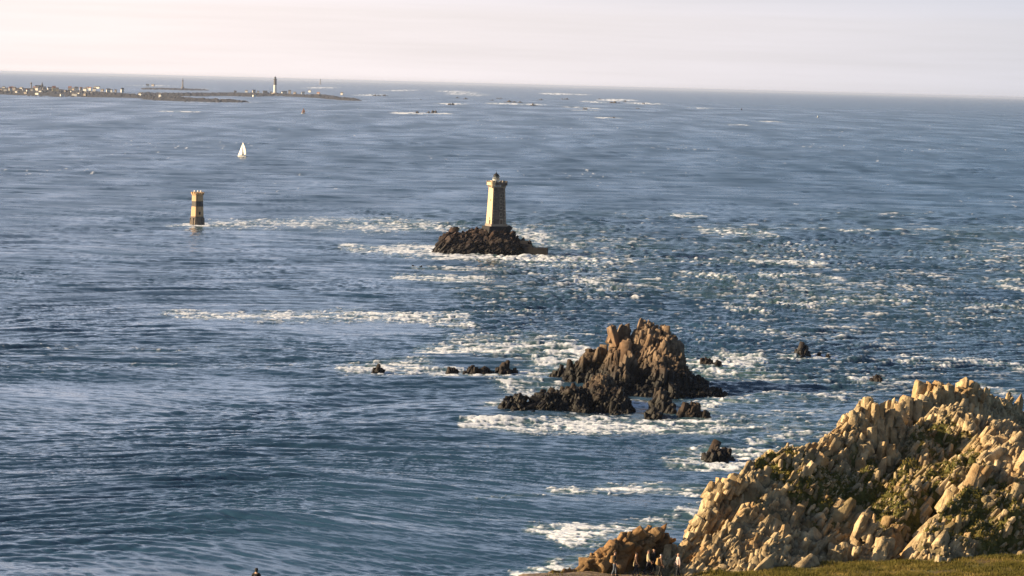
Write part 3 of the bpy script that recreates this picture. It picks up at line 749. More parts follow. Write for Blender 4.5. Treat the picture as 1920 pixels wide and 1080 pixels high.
# ------------------------------------------------------------------ built stone
def stone_mat(name, c1, c2, mortar, bw=1.0, rh=0.5, bump=0.5, msize=0.03, var=0.5, axis_scale=1.0):
    m, nt, b, N, L = new_mat(name)
    tcn = N('ShaderNodeTexCoord')
    # wrap the courses round the walls: use (x+y, z)
    sp = N('ShaderNodeSeparateXYZ'); L(tcn.outputs['Object'], sp.inputs[0])
    ad = N('ShaderNodeMath'); ad.operation = 'ADD'; L(sp.outputs['X'], ad.inputs[0]); L(sp.outputs['Y'], ad.inputs[1])
    cb = N('ShaderNodeCombineXYZ'); L(ad.outputs[0], cb.inputs['X']); L(sp.outputs['Z'], cb.inputs['Y'])
    br = N('ShaderNodeTexBrick'); br.inputs['Color1'].default_value = (*c1, 1); br.inputs['Color2'].default_value = (*c2, 1); br.inputs['Mortar'].default_value = (*mortar, 1)
    br.inputs['Scale'].default_value = 1.0; br.inputs['Brick Width'].default_value = bw; br.inputs['Row Height'].default_value = rh; br.inputs['Mortar Size'].default_value = msize; br.inputs['Bias'].default_value = 0.0
    L(cb.outputs[0], br.inputs['Vector'])
    nz = N('ShaderNodeTexNoise'); nz.inputs['Scale'].default_value = 1.2; nz.inputs['Detail'].default_value = 8; L(tcn.outputs['Object'], nz.inputs['Vector'])
    mr = N('ShaderNodeMapRange'); mr.inputs['To Min'].default_value = 1 - var; mr.inputs['To Max'].default_value = 1 + var; L(nz.outputs['Fac'], mr.inputs['Value'])
    mx_ = N('ShaderNodeMixRGB'); mx_.blend_type = 'MULTIPLY'; mx_.inputs[0].default_value = 1; L(br.outputs['Color'], mx_.inputs[1]); L(mr.outputs[0], mx_.inputs[2])
    L(mx_.outputs[0], b.inputs['Base Color']); b.inputs['Roughness'].default_value = 0.9
    bp = N('ShaderNodeBump'); bp.inputs['Strength'].default_value = bump; bp.inputs['Distance'].default_value = 0.15
    iv = N('ShaderNodeMath'); iv.operation = 'MULTIPLY_ADD'; iv.inputs[1].default_value = -0.6; L(br.outputs['Fac'], iv.inputs[0]); L(nz.outputs['Fac'], iv.inputs[2])
    L(iv.outputs[0], bp.inputs['Height']); L(bp.outputs[0], b.inputs['Normal'])
    return m
M_BOSS = stone_mat('rough_dark_granite', (0.075, 0.060, 0.056), (0.175, 0.145, 0.13), (0.06, 0.05, 0.05), 1.3, 0.62, 0.9, 0.05, 0.5)  # dark rough granite, darkened further to deepen the shaded front
M_SUNLIT_STONE = stone_mat('sunlit_ashlar', (0.52, 0.40, 0.26), (0.60, 0.46, 0.31), (0.36, 0.28, 0.18), 1.4, 0.6, 0.2, 0.015, 0.10)  # paler stone colour with the sun on the left sides painted in
M_TRIM = stone_mat('weathered_trim_stone', (0.24, 0.20, 0.17), (0.31, 0.265, 0.23), (0.15, 0.13, 0.11), 0.9, 0.5, 0.3, 0.02, 0.25)
M_GLASS = plain('lantern_glass', (0.10, 0.12, 0.14), 0.12, 0.0, 0.05)
M_BLACKM = plain('black_painted_iron', (0.025, 0.025, 0.028), 0.45, 0.3)
M_DARKHOLE = plain('dark_window_glass', (0.02, 0.022, 0.028), 0.2)
M_WHITEP = plain('white_paint', (0.78, 0.77, 0.74), 0.5, 0, 0.06)
M_CONC = plain('sea_stained_concrete', (0.012, 0.010, 0.012), 0.85, 0, 0.3, 0.6, 0.5)
M_DOOR = plain('dark_door_wood', (0.06, 0.035, 0.025), 0.6)

# ------------------------------------------------------------------ stone lighthouse
def build_lighthouse():
    base = P(930.0, 421.5, LH_Y)
    lh = thing('lighthouse', 'square grey granite lighthouse with battlemented top on the dark islet', 'lighthouse', tuple(base), math.radians(22))
    px = LH_Y / F                      # metres per photo pixel there
    hgt = 70 * px                      # shaft
    b0, b1 = 3.85, 3.05                # half widths at foot and top
    def half(z):
        return b0 + (b1 - b0) * (z / hgt) ** 0.85
    # shaft: front, right and back rough; left side smooth, its sunlight put into the pale colour
    zs = np.linspace(0, hgt, 9)
    sh = MB(); le = MB()
    for i in range(8):
        a, b = half(zs[i]), half(zs[i + 1]); z0, z1 = zs[i], zs[i + 1]
        sh.add([(-a, -a, z0), (a, -a, z0), (b, -b, z1), (-b, -b, z1)], [(0, 1, 2, 3)])
        # rounded right-rear side as in the tower's half-round stair
        V = []
        for (q, z) in ((a, z0), (b, z1)):
            V += [(q, -q, z), (q * 1.18, -q * 0.45, z), (q * 1.22, q * 0.3, z), (q * 0.95, q, z), (-q, q, z)]
        sh.add(V, [(k, k + 1, k + 6, k + 5) for k in range(4)])
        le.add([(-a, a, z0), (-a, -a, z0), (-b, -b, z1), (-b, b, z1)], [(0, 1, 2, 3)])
    sh.build('shaft', M_BOSS, lh)
    le.build('sunlit_face', M_SUNLIT_STONE, lh)
    # quoins of dressed stone on the visible corners
    qn = MB(); qr = MB()
    n = 24
    for i in range(n):
        z = (i + 0.5) * hgt / n; q = half(z); w = 0.9 if i % 2 else 0.55
        qn.box((-q + w / 2 - 0.03, -q - 0.0, z), (w, 0.10, hgt / n * 0.92))
        qr.box((q - w / 2 + 0.03, -q - 0.0, z), (w, 0.10, hgt / n * 0.92))
    qn.build('quoins', M_TRIM, lh); qr.build('quoins', M_TRIM, lh)
    # plinth courses
    pl = MB(); pl.box((0.15, 0, -0.5), (2 * b0 + 0.9, 2 * b0 + 0.7, 1.5)); pl.box((0.15, 0, 0.42), (2 * b0 + 0.55, 2 * b0 + 0.4, 0.34))
    pl.build('plinth', M_TRIM, lh)
    # windows in the front face, with pale surrounds, and door + slit on the left face
    for k, (zz, hh) in enumerate(((5.2, 1.5), (8.4, 1.3), (11.4, 1.3), (14.2, 1.3))):
        q = half(zz)
        fr_ = MB(); fr_.box((0.95, -q - 0.05, zz), (1.35, 0.24, hh + 0.7))
        w = fr_.build('window', M_TRIM, lh)
        g = MB(); g.box((0.95, -q - 0.16, zz), (0.7, 0.08, hh)); g.build('pane', M_DARKHOLE, w)
    for zz in (3.2, 12.0):
        q = half(zz)
        g = MB(); g.box((-q - 0.03, -0.6, zz), (0.12, 0.55, 1.1)); g.build('slit_window', M_DARKHOLE, lh)
    d = MB(); q = half(1.1); d.box((-q - 0.05, -1.2, 1.25), (0.2, 1.3, 2.3)); d.build('door', M_DOOR, lh)
    d = MB(); q = half(1.2); d.box((1.2, -q - 0.03, 1.6), (1.9, 0.18, 3.0)); dd = d.build('doorway', M_TRIM, lh)
    d = MB(); d.box((1.2, -q - 0.11, 1.4), (1.1, 0.08, 2.2)); d.build('door_panel', M_DOOR, dd)
    # corbelled parapet
    z0 = hgt
    cb_ = MB(); cb_.box((0, 0, z0 + 0.2), (2 * b1 + 0.5, 2 * b1 + 0.5, 0.4))
    for k in range(7):
        x = -b1 + 0.35 + k * (2 * b1 - 0.7) / 6
        for (cx, cy) in ((x, -b1 - 0.35), (-b1 - 0.35, x), (x, b1 + 0.35), (b1 + 0.35, x)):
            cb_.box((cx, cy, z0 + 0.75), (0.42, 0.42, 0.75))
    cb_.each('corbel', M_TRIM, lh)
    pr = MB(); w = b1 + 0.85; zt = z0 + 1.1
    for (c, dm) in (((0, -w + 0.2, zt + 0.75), (2 * w, 0.4, 1.5)), ((0, w - 0.2, zt + 0.75), (2 * w, 0.4, 1.5)), ((w - 0.2, 0, zt + 0.75), (0.4, 2 * w - 0.8, 1.5))):
        pr.box(c, dm)
    pr.box((0, 0, zt + 0.15), (2 * w - 0.8, 2 * w - 0.8, 0.3))
    pr.build('parapet', M_BOSS, lh)
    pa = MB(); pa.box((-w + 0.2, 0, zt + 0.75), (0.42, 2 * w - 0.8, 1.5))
    pa.build('sunlit_parapet_side', M_SUNLIT_STONE, lh)  # same parapet wall, sunlight put into its paler colour
    mr_ = MB()
    for k in range(5):
        x = -w + 0.35 + k * (2 * w - 0.7) / 4
        mr_.box((x, -w + 0.2, zt + 1.85), (0.75, 0.46, 0.7)); mr_.box((x, w - 0.2, zt + 1.85), (0.75, 0.46, 0.7))
        if 0 < k < 4:
            mr_.box((w - 0.2, x, zt + 1.85), (0.46, 0.75, 0.7)); mr_.box((-w + 0.2, x, zt + 1.85), (0.46, 0.75, 0.7))
    mr_.each('merlon', M_TRIM, lh)
    tu = MB()
    tu.lathe([(0.45, -1.2), (1.05, 0.1), (1.15, 0.3), (1.15, 2.2), (1.3, 2.3), (1.3, 2.6)], 14, (-w + 0.35, -w + 0.35, zt - 0.2))
    tu.build('corner_turret', M_SUNLIT_STONE, lh, True)
    # lantern room
    zl = zt + 1.0
    lb = MB(); lb.lathe([(1.55, 0), (1.55, 1.5), (1.75, 1.55), (1.75, 1.75)], 16, (-0.5, 0, zl)); lb.build('lantern_base', M_WHITEP, lh)
    gl = MB(); gl.lathe([(1.3, 1.75), (1.3, 3.6)], 12, (-0.5, 0, zl)); g = gl.build('lantern_glazing', M_GLASS, lh)
    ba = MB()
    for k in range(12):
        a = 2 * math.pi * k / 12
        ba.tube([(-0.5 + 1.33 * math.cos(a), 1.33 * math.sin(a), zl + 1.75), (-0.5 + 1.33 * math.cos(a), 1.33 * math.sin(a), zl + 3.6)], 0.06, 5)
    ba.build('glazing_bars', M_BLACKM, g)
    do = MB(); do.lathe([(1.55, 3.6), (1.5, 3.8), (1.1, 4.35), (0.45, 4.75), (0.25, 4.95), (0.25, 5.25), (0.05, 5.4)], 16, (-0.5, 0, zl)); do.tube([(-0.5, 0, zl + 5.3), (-0.5, 0, zl + 6.3)], 0.05, 5)
    do.build('dome', M_BLACKM, lh, True)
    ra = MB()
    for k in range(14):
        a = 2 * math.pi * k / 14
        ra.tube([(-0.5 + 1.7 * math.cos(a), 1.7 * math.sin(a), zl + 1.7), (-0.5 + 1.7 * math.cos(a), 1.7 * math.sin(a), zl + 2.6)], 0.04, 5)
    ra.tube([(-0.5 + 1.7 * math.cos(2 * math.pi * k / 24), 1.7 * math.sin(2 * math.pi * k / 24), zl + 2.6) for k in range(25)], 0.05, 5)
    ra.build('gallery_rail', M_WHITEP, lh)
    an = MB(); an.tube([(1.4, 1.0, zt), (1.4, 1.0, zt + 5.0)], 0.07, 5); an.lathe([(0.0, -0.4), (0.45, -0.2), (0.45, 0.2), (0, 0.4)], 8, (1.4, 1.0, zt + 4.2)); an.build('antenna', M_WHITEP, lh)
    # terrace wall at the foot
    te = MB(); te.box((0.3, 0.5, -2.2), (11.5, 10.5, 3.2), 0, 0, 0.93)
    te.build('terrace', M_CONC, lh)
build_lighthouse()

def build_landing():
    a = P(985, 466, LH_Y - 7); 
    q = thing('stone_landing', 'dark flat topped stone landing stage at the right foot of the islet', 'landing stage', (a[0], LH_Y - 7, -0.2), math.radians(-4))
    s_ = LH_Y / F
    b = MB(); b.box((20 * s_, 0, 1.6), (46 * s_, 6, 5.2), 0, 0, 0.95); b.build('quay', M_CONC, q)
    b = MB(); b.box((4 * s_, 0.5, 4.8), (18 * s_, 5, 1.6), 0, 0, 0.95); b.box((-3 * s_, 1, 6.2), (16 * s_, 5, 2.0), 0, 0, 0.92); b.build('steps', M_CONC, q)
    b = MB()
    for k in range(4):
        b.tube([(18 * s_ + k * 2.0, -2.4, 4.1), (18 * s_ + k * 2.0, -2.4, 4.9)], 0.12, 6)
    b.each('bollard', M_BLACKM, q)
build_landing()

# ------------------------------------------------------------------ yellow and black beacon tower
def band_mat(name, c, c2, rough=0.6):
    m, nt, b, N, L = new_mat(name)
    tcn = N('ShaderNodeTexCoord'); mpn = N('ShaderNodeMapping'); mpn.inputs['Scale'].default_value = (1.6, 1.6, 0.25)
    nz = N('ShaderNodeTexNoise'); nz.inputs['Scale'].default_value = 1.0; nz.inputs['Detail'].default_value = 8; nz.inputs['Roughness'].default_value = 0.7
    L(tcn.outputs['Object'], mpn.inputs[0]); L(mpn.outputs[0], nz.inputs['Vector'])
    r = N('ShaderNodeValToRGB'); r.color_ramp.elements[0].position = 0.42; r.color_ramp.elements[0].color = (*c, 1); r.color_ramp.elements[1].position = 0.75; r.color_ramp.elements[1].color = (*c2, 1)
    L(nz.outputs['Fac'], r.inputs[0]); L(r.outputs[0], b.inputs['Base Color']); b.inputs['Roughness'].default_value = rough
    return m
M_YEL = band_mat('faded_yellow_paint', (0.56, 0.36, 0.19), (0.34, 0.22, 0.14))
M_BLK = band_mat('faded_black_paint', (0.035, 0.032, 0.038), (0.09, 0.075, 0.07))
M_BEACONBASE = band_mat('weed_stained_masonry', (0.075, 0.06, 0.055), (0.30, 0.24, 0.18), 0.8)
def build_beacon():
    Y = dep(370, 423)
    p = P(369.5, 423, Y); s_ = Y / F
    t = thing('beacon_tower', 'yellow and black banded beacon tower standing in the sea', 'beacon', (p[0], Y, sea_z(p[0], Y)), math.radians(12))
    def oct_(name, prof, mat, n=8):
        b = MB(); b.lathe([(r_ / 2 * s_, z * s_) for r_, z in prof], n, rot=math.pi / 8); return b.build(name, mat, t)
    oct_('masonry_base', [(30, -8), (29, 0), (27.5, 9), (25.2, 16.5), (25.2, 17.5)], M_BEACONBASE)
    bt = MB()
    for k in range(8):
        a = math.pi / 8 + k * math.pi / 4 + math.pi / 8
        c, s2 = math.cos(a), math.sin(a)
        bt.box((c * 12.3 * s_, s2 * 12.3 * s_, 6.5 * s_), (3.6 * s_, 3.0 * s_, 17 * s_), a, 0, 0.75)
    bt.each('buttress', M_BEACONBASE, t)
    oct_('lower_yellow_band', [(24.6, 17.4), (22.8, 36)], M_YEL)
    oct_('black_band', [(23.0, 36.1), (22.2, 46)], M_BLK)
    oct_('upper_yellow_band', [(22.2, 46.1), (21.6, 57), (23.5, 58), (24.0, 59.5)], M_YEL)
    cr = MB(); cr.lathe([(12.4 * s_, 59.4 * s_), (12.4 * s_, 60.4 * s_)], 8, rot=math.pi / 8)
    for k in range(8):
        a = math.pi / 8 + k * math.pi / 4
        for q in (0, 0.5):
            x0 = np.array([math.cos(a), math.sin(a)]); x1 = np.array([math.cos(a + math.pi / 4), math.sin(a + math.pi / 4)])
            c = (x0 * (1 - q) + x1 * q) * 11.6 * s_
            cr.box((c[0], c[1], 61.6 * s_), (2.6 * s_, 2.6 * s_, 2.6 * s_), a)
    cr.each('merlon', M_YEL, t)
    pn = MB()
    for (x, y) in ((-6, -4), (0, -6), (6, -3)):
        pn = MB(); pn.tube([(x * s_, y * s_, 60 * s_), (x * s_, y * s_, 64 * s_)], 0.09, 6); pn.lathe([(0.5, -0.25), (0.55, 0.1), (0.3, 0.55), (0.05, 0.6)], 8, (x * s_, y * s_, 64.4 * s_)); pn.build('lamp_post', M_WHITEP, t)
    ld = MB()
    for q in (-0.25, 0.25):
        ld.tube([(q - 0.6, -4.15, 0.4), (q - 0.6, -3.30, 17.2)], 0.05, 5)
    for k in range(40):
        z = 0.6 + k * 0.42; ld.tube([(-0.85, -4.15 + 0.85 * z / 17.2, z), (-0.35, -4.15 + 0.85 * z / 17.2, z)], 0.03, 4)
    ld.build('ladder', M_BLACKM, t)
    dw = MB(); dw.box((0.9, -3.72, 7.0), (0.9, 0.25, 1.6)); dw.build('doorway', M_DARKHOLE, t)
build_beacon()

# ------------------------------------------------------------------ boats
M_SAIL = plain('white_sailcloth', (0.86, 0.84, 0.80), 0.7, 0, 0.04)
M_HULL = plain('white_hull', (0.75, 0.74, 0.72), 0.35, 0, 0.04)
M_REDSAIL = plain('brown_red_sailcloth', (0.15, 0.085, 0.085), 0.75)
M_DECK = plain('teak_deck', (0.30, 0.20, 0.12), 0.6)
def sailboat(px, py, hpx, yaw, label, sail, heel=6, seed=1):
    s3 = S(px, py); Y = s3[1]
    L_ = hpx / F * Y / 1.32          # hull length from the mast height
    t = thing('sailboat', label, 'sailboat', tuple(s3), yaw)
    t.rotation_euler = (math.radians(heel), 0, yaw)
    # hull: lofted sections along local x
    V = []; ns, nk = 9, 7
    for i in range(ns):
        u = i / (ns - 1); x = (u - 0.5) * L_
        w = L_ * 0.155 * (math.sin(math.pi * min(1, 0.18 + 0.82 * (1 - u))) ** 0.6) * (1 if u < 0.97 else 0.15)
        sh_ = L_ * (0.075 + 0.04 * (u - 0.4) ** 2 * 4)
        for k in range(nk):
            a = math.pi * k / (nk - 1)
            V.append((x, -math.cos(a) * w, sh_ - math.sin(a) * (sh_ + L_ * 0.04) * (0.5 + 0.5 * math.sin(a))))
    Fs = [(i * nk + k, i * nk + k + 1, (i + 1) * nk + k + 1, (i + 1) * nk + k) for i in range(ns - 1) for k in range(nk - 1)]
    Fs += [tuple(range(nk)), tuple((ns - 1) * nk + k for k in range(nk - 1, -1, -1))]
    b = MB(); b.add(V, Fs); b.build('hull', M_HULL, t, True)
    d = MB()
    top = [(i * nk, i * nk + nk - 1) for i in range(ns)]
    DV = []
    for a, c in top:
        DV += [tuple(np.array(V[a]) * [1, 0.97, 1] - [0, 0, 0.02 * L_]), tuple(np.array(V[c]) * [1, 0.97, 1] - [0, 0, 0.02 * L_])]
    d.add(DV, [(2 * i, 2 * i + 1, 2 * i + 3, 2 * i + 2) for i in range(ns - 1)]); d.build('deck', M_DECK, t)
    cb_ = MB(); cb_.box((0.02 * L_, 0, 0.11 * L_), (0.34 * L_, 0.15 * L_, 0.06 * L_), 0, 0, 0.82); cb_.build('cabin', M_HULL, t)
    mz = 1.28 * L_; mxp = 0.08 * L_
    m_ = MB(); m_.tube([(mxp, 0, 0.06 * L_), (mxp, 0, mz)], 0.011 * L_, 6); m_.build('mast', M_WHITEP, t)
    bo = MB(); bo.tube([(mxp, 0, 0.19 * L_), (mxp - 0.40 * L_, 0.14 * L_, 0.19 * L_)], 0.009 * L_, 6); bo.build('boom', M_WHITEP, t)
    def sailmesh(name, A, B, C, belly, roach=0.0):
        A, B, C = [np.array(k, float) * L_ for k in (A, B, C)]   # foot-front, foot-back, head
        n = 9; nrm = np.cross(B - A, C - A); nrm /= np.linalg.norm(nrm)
        V2 = []
        for i in range(n):
            v = i / (n - 1)
            p0 = A + (C - A) * v; p1 = B + (C - B) * v
            ext = roach * math.sin(math.pi * v) * (B - A)
            for k in range(n):
                u = k / (n - 1)
                V2.append(p0 + (p1 + ext - p0) * u + nrm * belly * L_ * math.sin(math.pi * u) * math.sin(math.pi * (0.15 + 0.8 * v)))
        Fq = [(i * n + k, i * n + k + 1, (i + 1) * n + k + 1, (i + 1) * n + k) for i in range(n - 1) for k in range(n - 1)]
        q = MB(); q.add(V2, Fq); o = q.build(name, sail, t, True)
        so_ = o.modifiers.new('thickness', 'SOLIDIFY'); so_.thickness = 0.02
    sailmesh('mainsail', (0.075, 0, 0.20), (-0.40, 0.10, 0.17), (0.075, 0, 1.26), 0.05, 0.30)
    sailmesh('jib', (0.49, 0, 0.10), (-0.06, 0.16, 0.14), (0.10, 0.0, 1.18), 0.07, 0.10)
sailboat(455, 294.5, 29, math.radians(152), 'white sailing yacht under full sail, left of the lighthouse', M_SAIL, 5)
sailboat(569, 213, 11, math.radians(165), 'tiny far sailing boat with dark red sails off the island', M_REDSAIL, 4)
sailboat(1390.5, 207, 5, math.radians(30), 'minute dark sail near the horizon, right of the reefs', M_REDSAIL, 4)
sailboat(1533.5, 221, 5, math.radians(200), 'minute pale sail farthest to the right', M_SAIL, 4)

# ------------------------------------------------------------------ far island, its village, towers and reefs
def land_mat(name, c1, c2, c3):
    m, nt, b, N, L = new_mat(name)
    geo = N('ShaderNodeNewGeometry'); nz = N('ShaderNodeTexNoise'); nz.inputs['Scale'].default_value = 0.02; nz.inputs['Detail'].default_value = 8; nz.inputs['Roughness'].default_value = 0.7
    L(geo.outputs['Position'], nz.inputs['Vector'])
    r = N('ShaderNodeValToRGB'); e = r.color_ramp.elements
    e[0].position = 0.35; e[0].color = (*c1, 1); e[1].position = 0.7; e[1].color = (*c2, 1); k = e.new(0.52); k.color = (*c3, 1)
    L(nz.outputs['Fac'], r.inputs[0]); L(r.outputs[0], b.inputs['Base Color']); b.inputs['Roughness'].default_value = 0.95
    return m
M_LAND = land_mat('low_island_ground', (0.016, 0.016, 0.022), (0.060, 0.052, 0.056), (0.030, 0.028, 0.034))
M_REEF = land_mat('far_reef_rock', (0.035, 0.03, 0.028), (0.12, 0.10, 0.085), (0.06, 0.05, 0.045))
def island(name, label, bot, topc, hmax, seed):
    x0, x1 = bot[0][0], bot[-1][0]
    xs = np.arange(x0, x1 + 0.1, 1.6)
    bx, by = zip(*bot); tx, ty = zip(*topc)
    b = np.interp(xs, bx, by) + 0.5 * noise2(xs / 7, xs * 0 + seed, seed); t = np.interp(xs, tx, ty) + 0.35 * noise2(xs / 6, xs * 0 + seed + 4, seed)
    nv = 12
    V = []
    for i, x in enumerate(xs):
        p0 = S(x, b[i]); p1 = S(x, min(t[i] + 0.7, b[i] - 0.4))
        for k in range(nv):
            v = k / (nv - 1)
            p = p0 + (p1 - p0) * v
            e = min(1, (i + 0.5) / 8, (len(xs) - i - 0.5) / 8)
            z = sea_z(p[0], p[1]) - 1.5 + (hmax + 1.5) * math.sin(math.pi * v) ** 0.45 * e
            V.append((p[0], p[1], z))
    V = np.array(V)
    inn = np.clip((V[:, 2] - sea_z(V[:, 0], V[:, 1])) / hmax, 0, 1)
    V[:, 2] += inn * hmax * (0.8 * noise2(V[:, 0] / 60, V[:, 1] / 200, seed) + 0.8 * noise2(V[:, 0] / 20, V[:, 1] / 70, seed + 1))
    nr = len(xs)
    idx = np.arange(nr * nv).reshape(nr, nv)
    q = np.stack([idx[:-1, :-1], idx[1:, :-1], idx[1:, 1:], idx[:-1, 1:]], -1).reshape(-1, 4)
    o = link(name, make_mesh(name, V, q, M_LAND, False))
    tag(o, label, 'island', kind='structure')
    return o
island('island', 'low dark far island carrying the white village', [(-120, 176), (0, 178.5), (100, 182), (250, 184.5), (300, 190), (350, 191.5), (420, 192), (470, 192)],
       [(-120, 160), (0, 163.5), (80, 164), (130, 168), (200, 172), (250, 176), (320, 179), (350, 182.5), (420, 187), (470, 190.2)], 5.0, 2)
island('island', 'low far island carrying the tall lighthouse', [(255, 183), (340, 181), (420, 180.5), (470, 182), (515, 180), (560, 182), (600, 185), (640, 188), (682, 190)],
       [(255, 173), (340, 174), (430, 173), (515, 174.5), (560, 176.5), (610, 177), (640, 182), (682, 187)], 5.0, 5)
island('island', 'thin low far island behind the village', [(262, 168), (300, 168), (350, 169.5), (395, 170)], [(262, 164), (300, 164.5), (350, 166), (395, 167.6)], 4.0, 8)

def far_tower(name, label, px, py, hpx, wpx, prof, mats, cat='lighthouse', group=None):
    s3 = S(px, py); Y = s3[1]; s_ = Y / F
    t = thing(name, label, cat, tuple(s3))
    for (pn, pr, m) in prof:
        b = MB(); b.lathe([(r_ * wpx / 2 * s_, z * hpx * s_) for r_, z in pr], 14); b.build(pn, mats[m], t)
    return t
M_TOWERDARK = plain('dark_tower_top', (0.075, 0.07, 0.075), 0.6)
M_GREYTOWER = plain('grey_stone_tower', (0.20, 0.18, 0.17), 0.9, 0, 0.2, 0.3)
far_tower('lighthouse', 'tall slim far lighthouse, white below and dark above, on the low island', 515.5, 178, 34, 6.2,
    [('base_building', [(2.2, -0.03), (2.2, 0.09), (1.2, 0.13)], 0), ('white_shaft', [(1.0, 0.12), (0.92, 0.55)], 1), ('dark_shaft', [(0.92, 0.551), (0.84, 0.84), (1.12, 0.85), (1.12, 0.88)], 2), ('lantern', [(0.6, 0.88), (0.6, 0.96)], 3), ('dome', [(0.7, 0.96), (0.35, 1.0), (0.05, 1.02)], 2)], [M_TRIM, M_WHITEP, M_TOWERDARK, M_GLASS])
far_tower('sea_lighthouse', 'thin faint lighthouse standing alone in the sea beyond the island', 600.5, 158.5, 11, 2.2,
    [('base', [(1.8, -0.2), (1.7, 0.14)], 0), ('shaft', [(1.0, 0.14), (0.8, 0.8)], 0), ('gallery', [(1.1, 0.8), (1.1, 0.84)], 1), ('lantern', [(0.6, 0.84), (0.5, 0.96), (0.05, 1.0)], 1)], [M_GREYTOWER, M_TOWERDARK])
far_tower('beacon_tower', 'thin grey far tower rising behind the island village', 342.5, 166.5, 20, 3.2,
    [('base', [(2.2, -0.05), (1.8, 0.16)], 0), ('shaft', [(1.0, 0.16), (0.7, 0.72)], 0), ('cap', [(0.95, 0.72), (0.95, 0.78), (0.3, 0.84), (0.12, 1.0)], 1)], [M_GREYTOWER, M_TOWERDARK], 'tower')

def church(px, py):
    s3 = S(px, py); s_ = s3[1] / F
    t = thing('church', 'dark spired church standing above the island village', 'church', tuple(s3), 0.2)
    b = MB(); b.box((0, 0, 3 * s_), (4 * s_, 14, 10 * s_)); b.build('tower', M_GREYTOWER, t)
    b = MB(); b.lathe([(2.2 * s_, 8 * s_), (0.1, 15 * s_)], 8); b.build('spire', M_TOWERDARK, t)
    b = MB(); b.box((-7 * s_, 4, 1.5 * s_), (12 * s_, 12, 5 * s_)); b.build('nave', M_WHITEP, t)
    V = [(-13 * s_, -2, 4 * s_), (-1 * s_, -2, 4 * s_), (-1 * s_, 10, 4 * s_), (-13 * s_, 10, 4 * s_), (-13 * s_, 4, 8 * s_), (-1 * s_, 4, 8 * s_)]
    b = MB(); b.add(V, [(0, 1, 5, 4), (2, 3, 4, 5), (0, 4, 3), (1, 2, 5), (3, 2, 1, 0)]); b.build('roof', M_TOWERDARK, t)
church(79, 168)
def water_tower(px, py):
    s3 = S(px, py); s_ = s3[1] / F
    t = thing('water_tower', 'grey stubby tower left of the village church', 'tower', tuple(s3))
    b = MB(); b.lathe([(1.1 * s_, -2), (1.0 * s_, 9 * s_)], 12); b.build('shaft', M_GREYTOWER, t)
    b = MB(); b.lathe([(1.0 * s_, 9 * s_), (1.8 * s_, 10 * s_), (1.8 * s_, 12 * s_), (0.3 * s_, 12.8 * s_)], 12); b.build('tank', M_GREYTOWER, t)
water_tower(58.5, 167)

M_WALLW = plain('whitewashed_wall', (0.80, 0.77, 0.72), 0.8, 0, 0.05)
M_WALLC = plain('cream_wall', (0.78, 0.62, 0.36), 0.8, 0, 0.05)
M_WALLG = plain('grey_stone_wall', (0.40, 0.35, 0.31), 0.85, 0, 0.1)
M_SLATE = plain('slate_roof', (0.10, 0.095, 0.10), 0.6, 0, 0.1)
M_TILE = plain('tile_roof', (0.30, 0.13, 0.08), 0.7, 0, 0.1)
HOUSE_N = [0]
_seen_label = {}
def house(px, py, wpx, hpx, wall, roof, rz, label):
    s3 = S(px, py); s_ = s3[1] / F
    wpx *= 1.2; hpx *= 1.25
    w, h, d = wpx * s_, hpx * s_ * 0.72, 9.0 + 3 * random.random()
    t = thing('house', label, 'house', (s3[0], s3[1], s3[2] + 1.0), rz, 'houses of the far island village')
    b = MB(); b.box((0, 0, h / 2 + 1), (w, d, h + 2)); b.build('wall', wall, t)
    e = 0.35; rh = hpx * s_ * 0.42
    V = [(-w / 2 - e, -d / 2 - e, h + 1.98), (w / 2 + e, -d / 2 - e, h + 1.98), (w / 2 + e, d / 2 + e, h + 1.98), (-w / 2 - e, d / 2 + e, h + 1.98), (-w / 2 - e, 0, h + 2 + rh), (w / 2 + e, 0, h + 2 + rh)]
    b = MB(); b.add(V, [(0, 1, 5, 4), (2, 3, 4, 5), (0, 4, 3), (1, 2, 5), (3, 2, 1, 0)]); r = b.build('roof', roof, t)
    b = MB(); b.box((w * 0.36, 0, h + 2 + rh), (0.9, 0.8, 2.0)); b.box((-w * 0.36, 0, h + 2 + rh), (0.9, 0.8, 2.0)); b.each('chimney', wall, r)
    b = MB()
    for k in (-1, 1):
        b.box((k * w * 0.27, -d / 2 - 0.03, h * 0.55 + 1), (1.0, 0.12, 1.3))
    b.each('window', M_DARKHOLE, t)
Wt, Cr, Gr, Sl, Ti = M_WALLW, M_WALLC, M_WALLG, M_SLATE, M_TILE
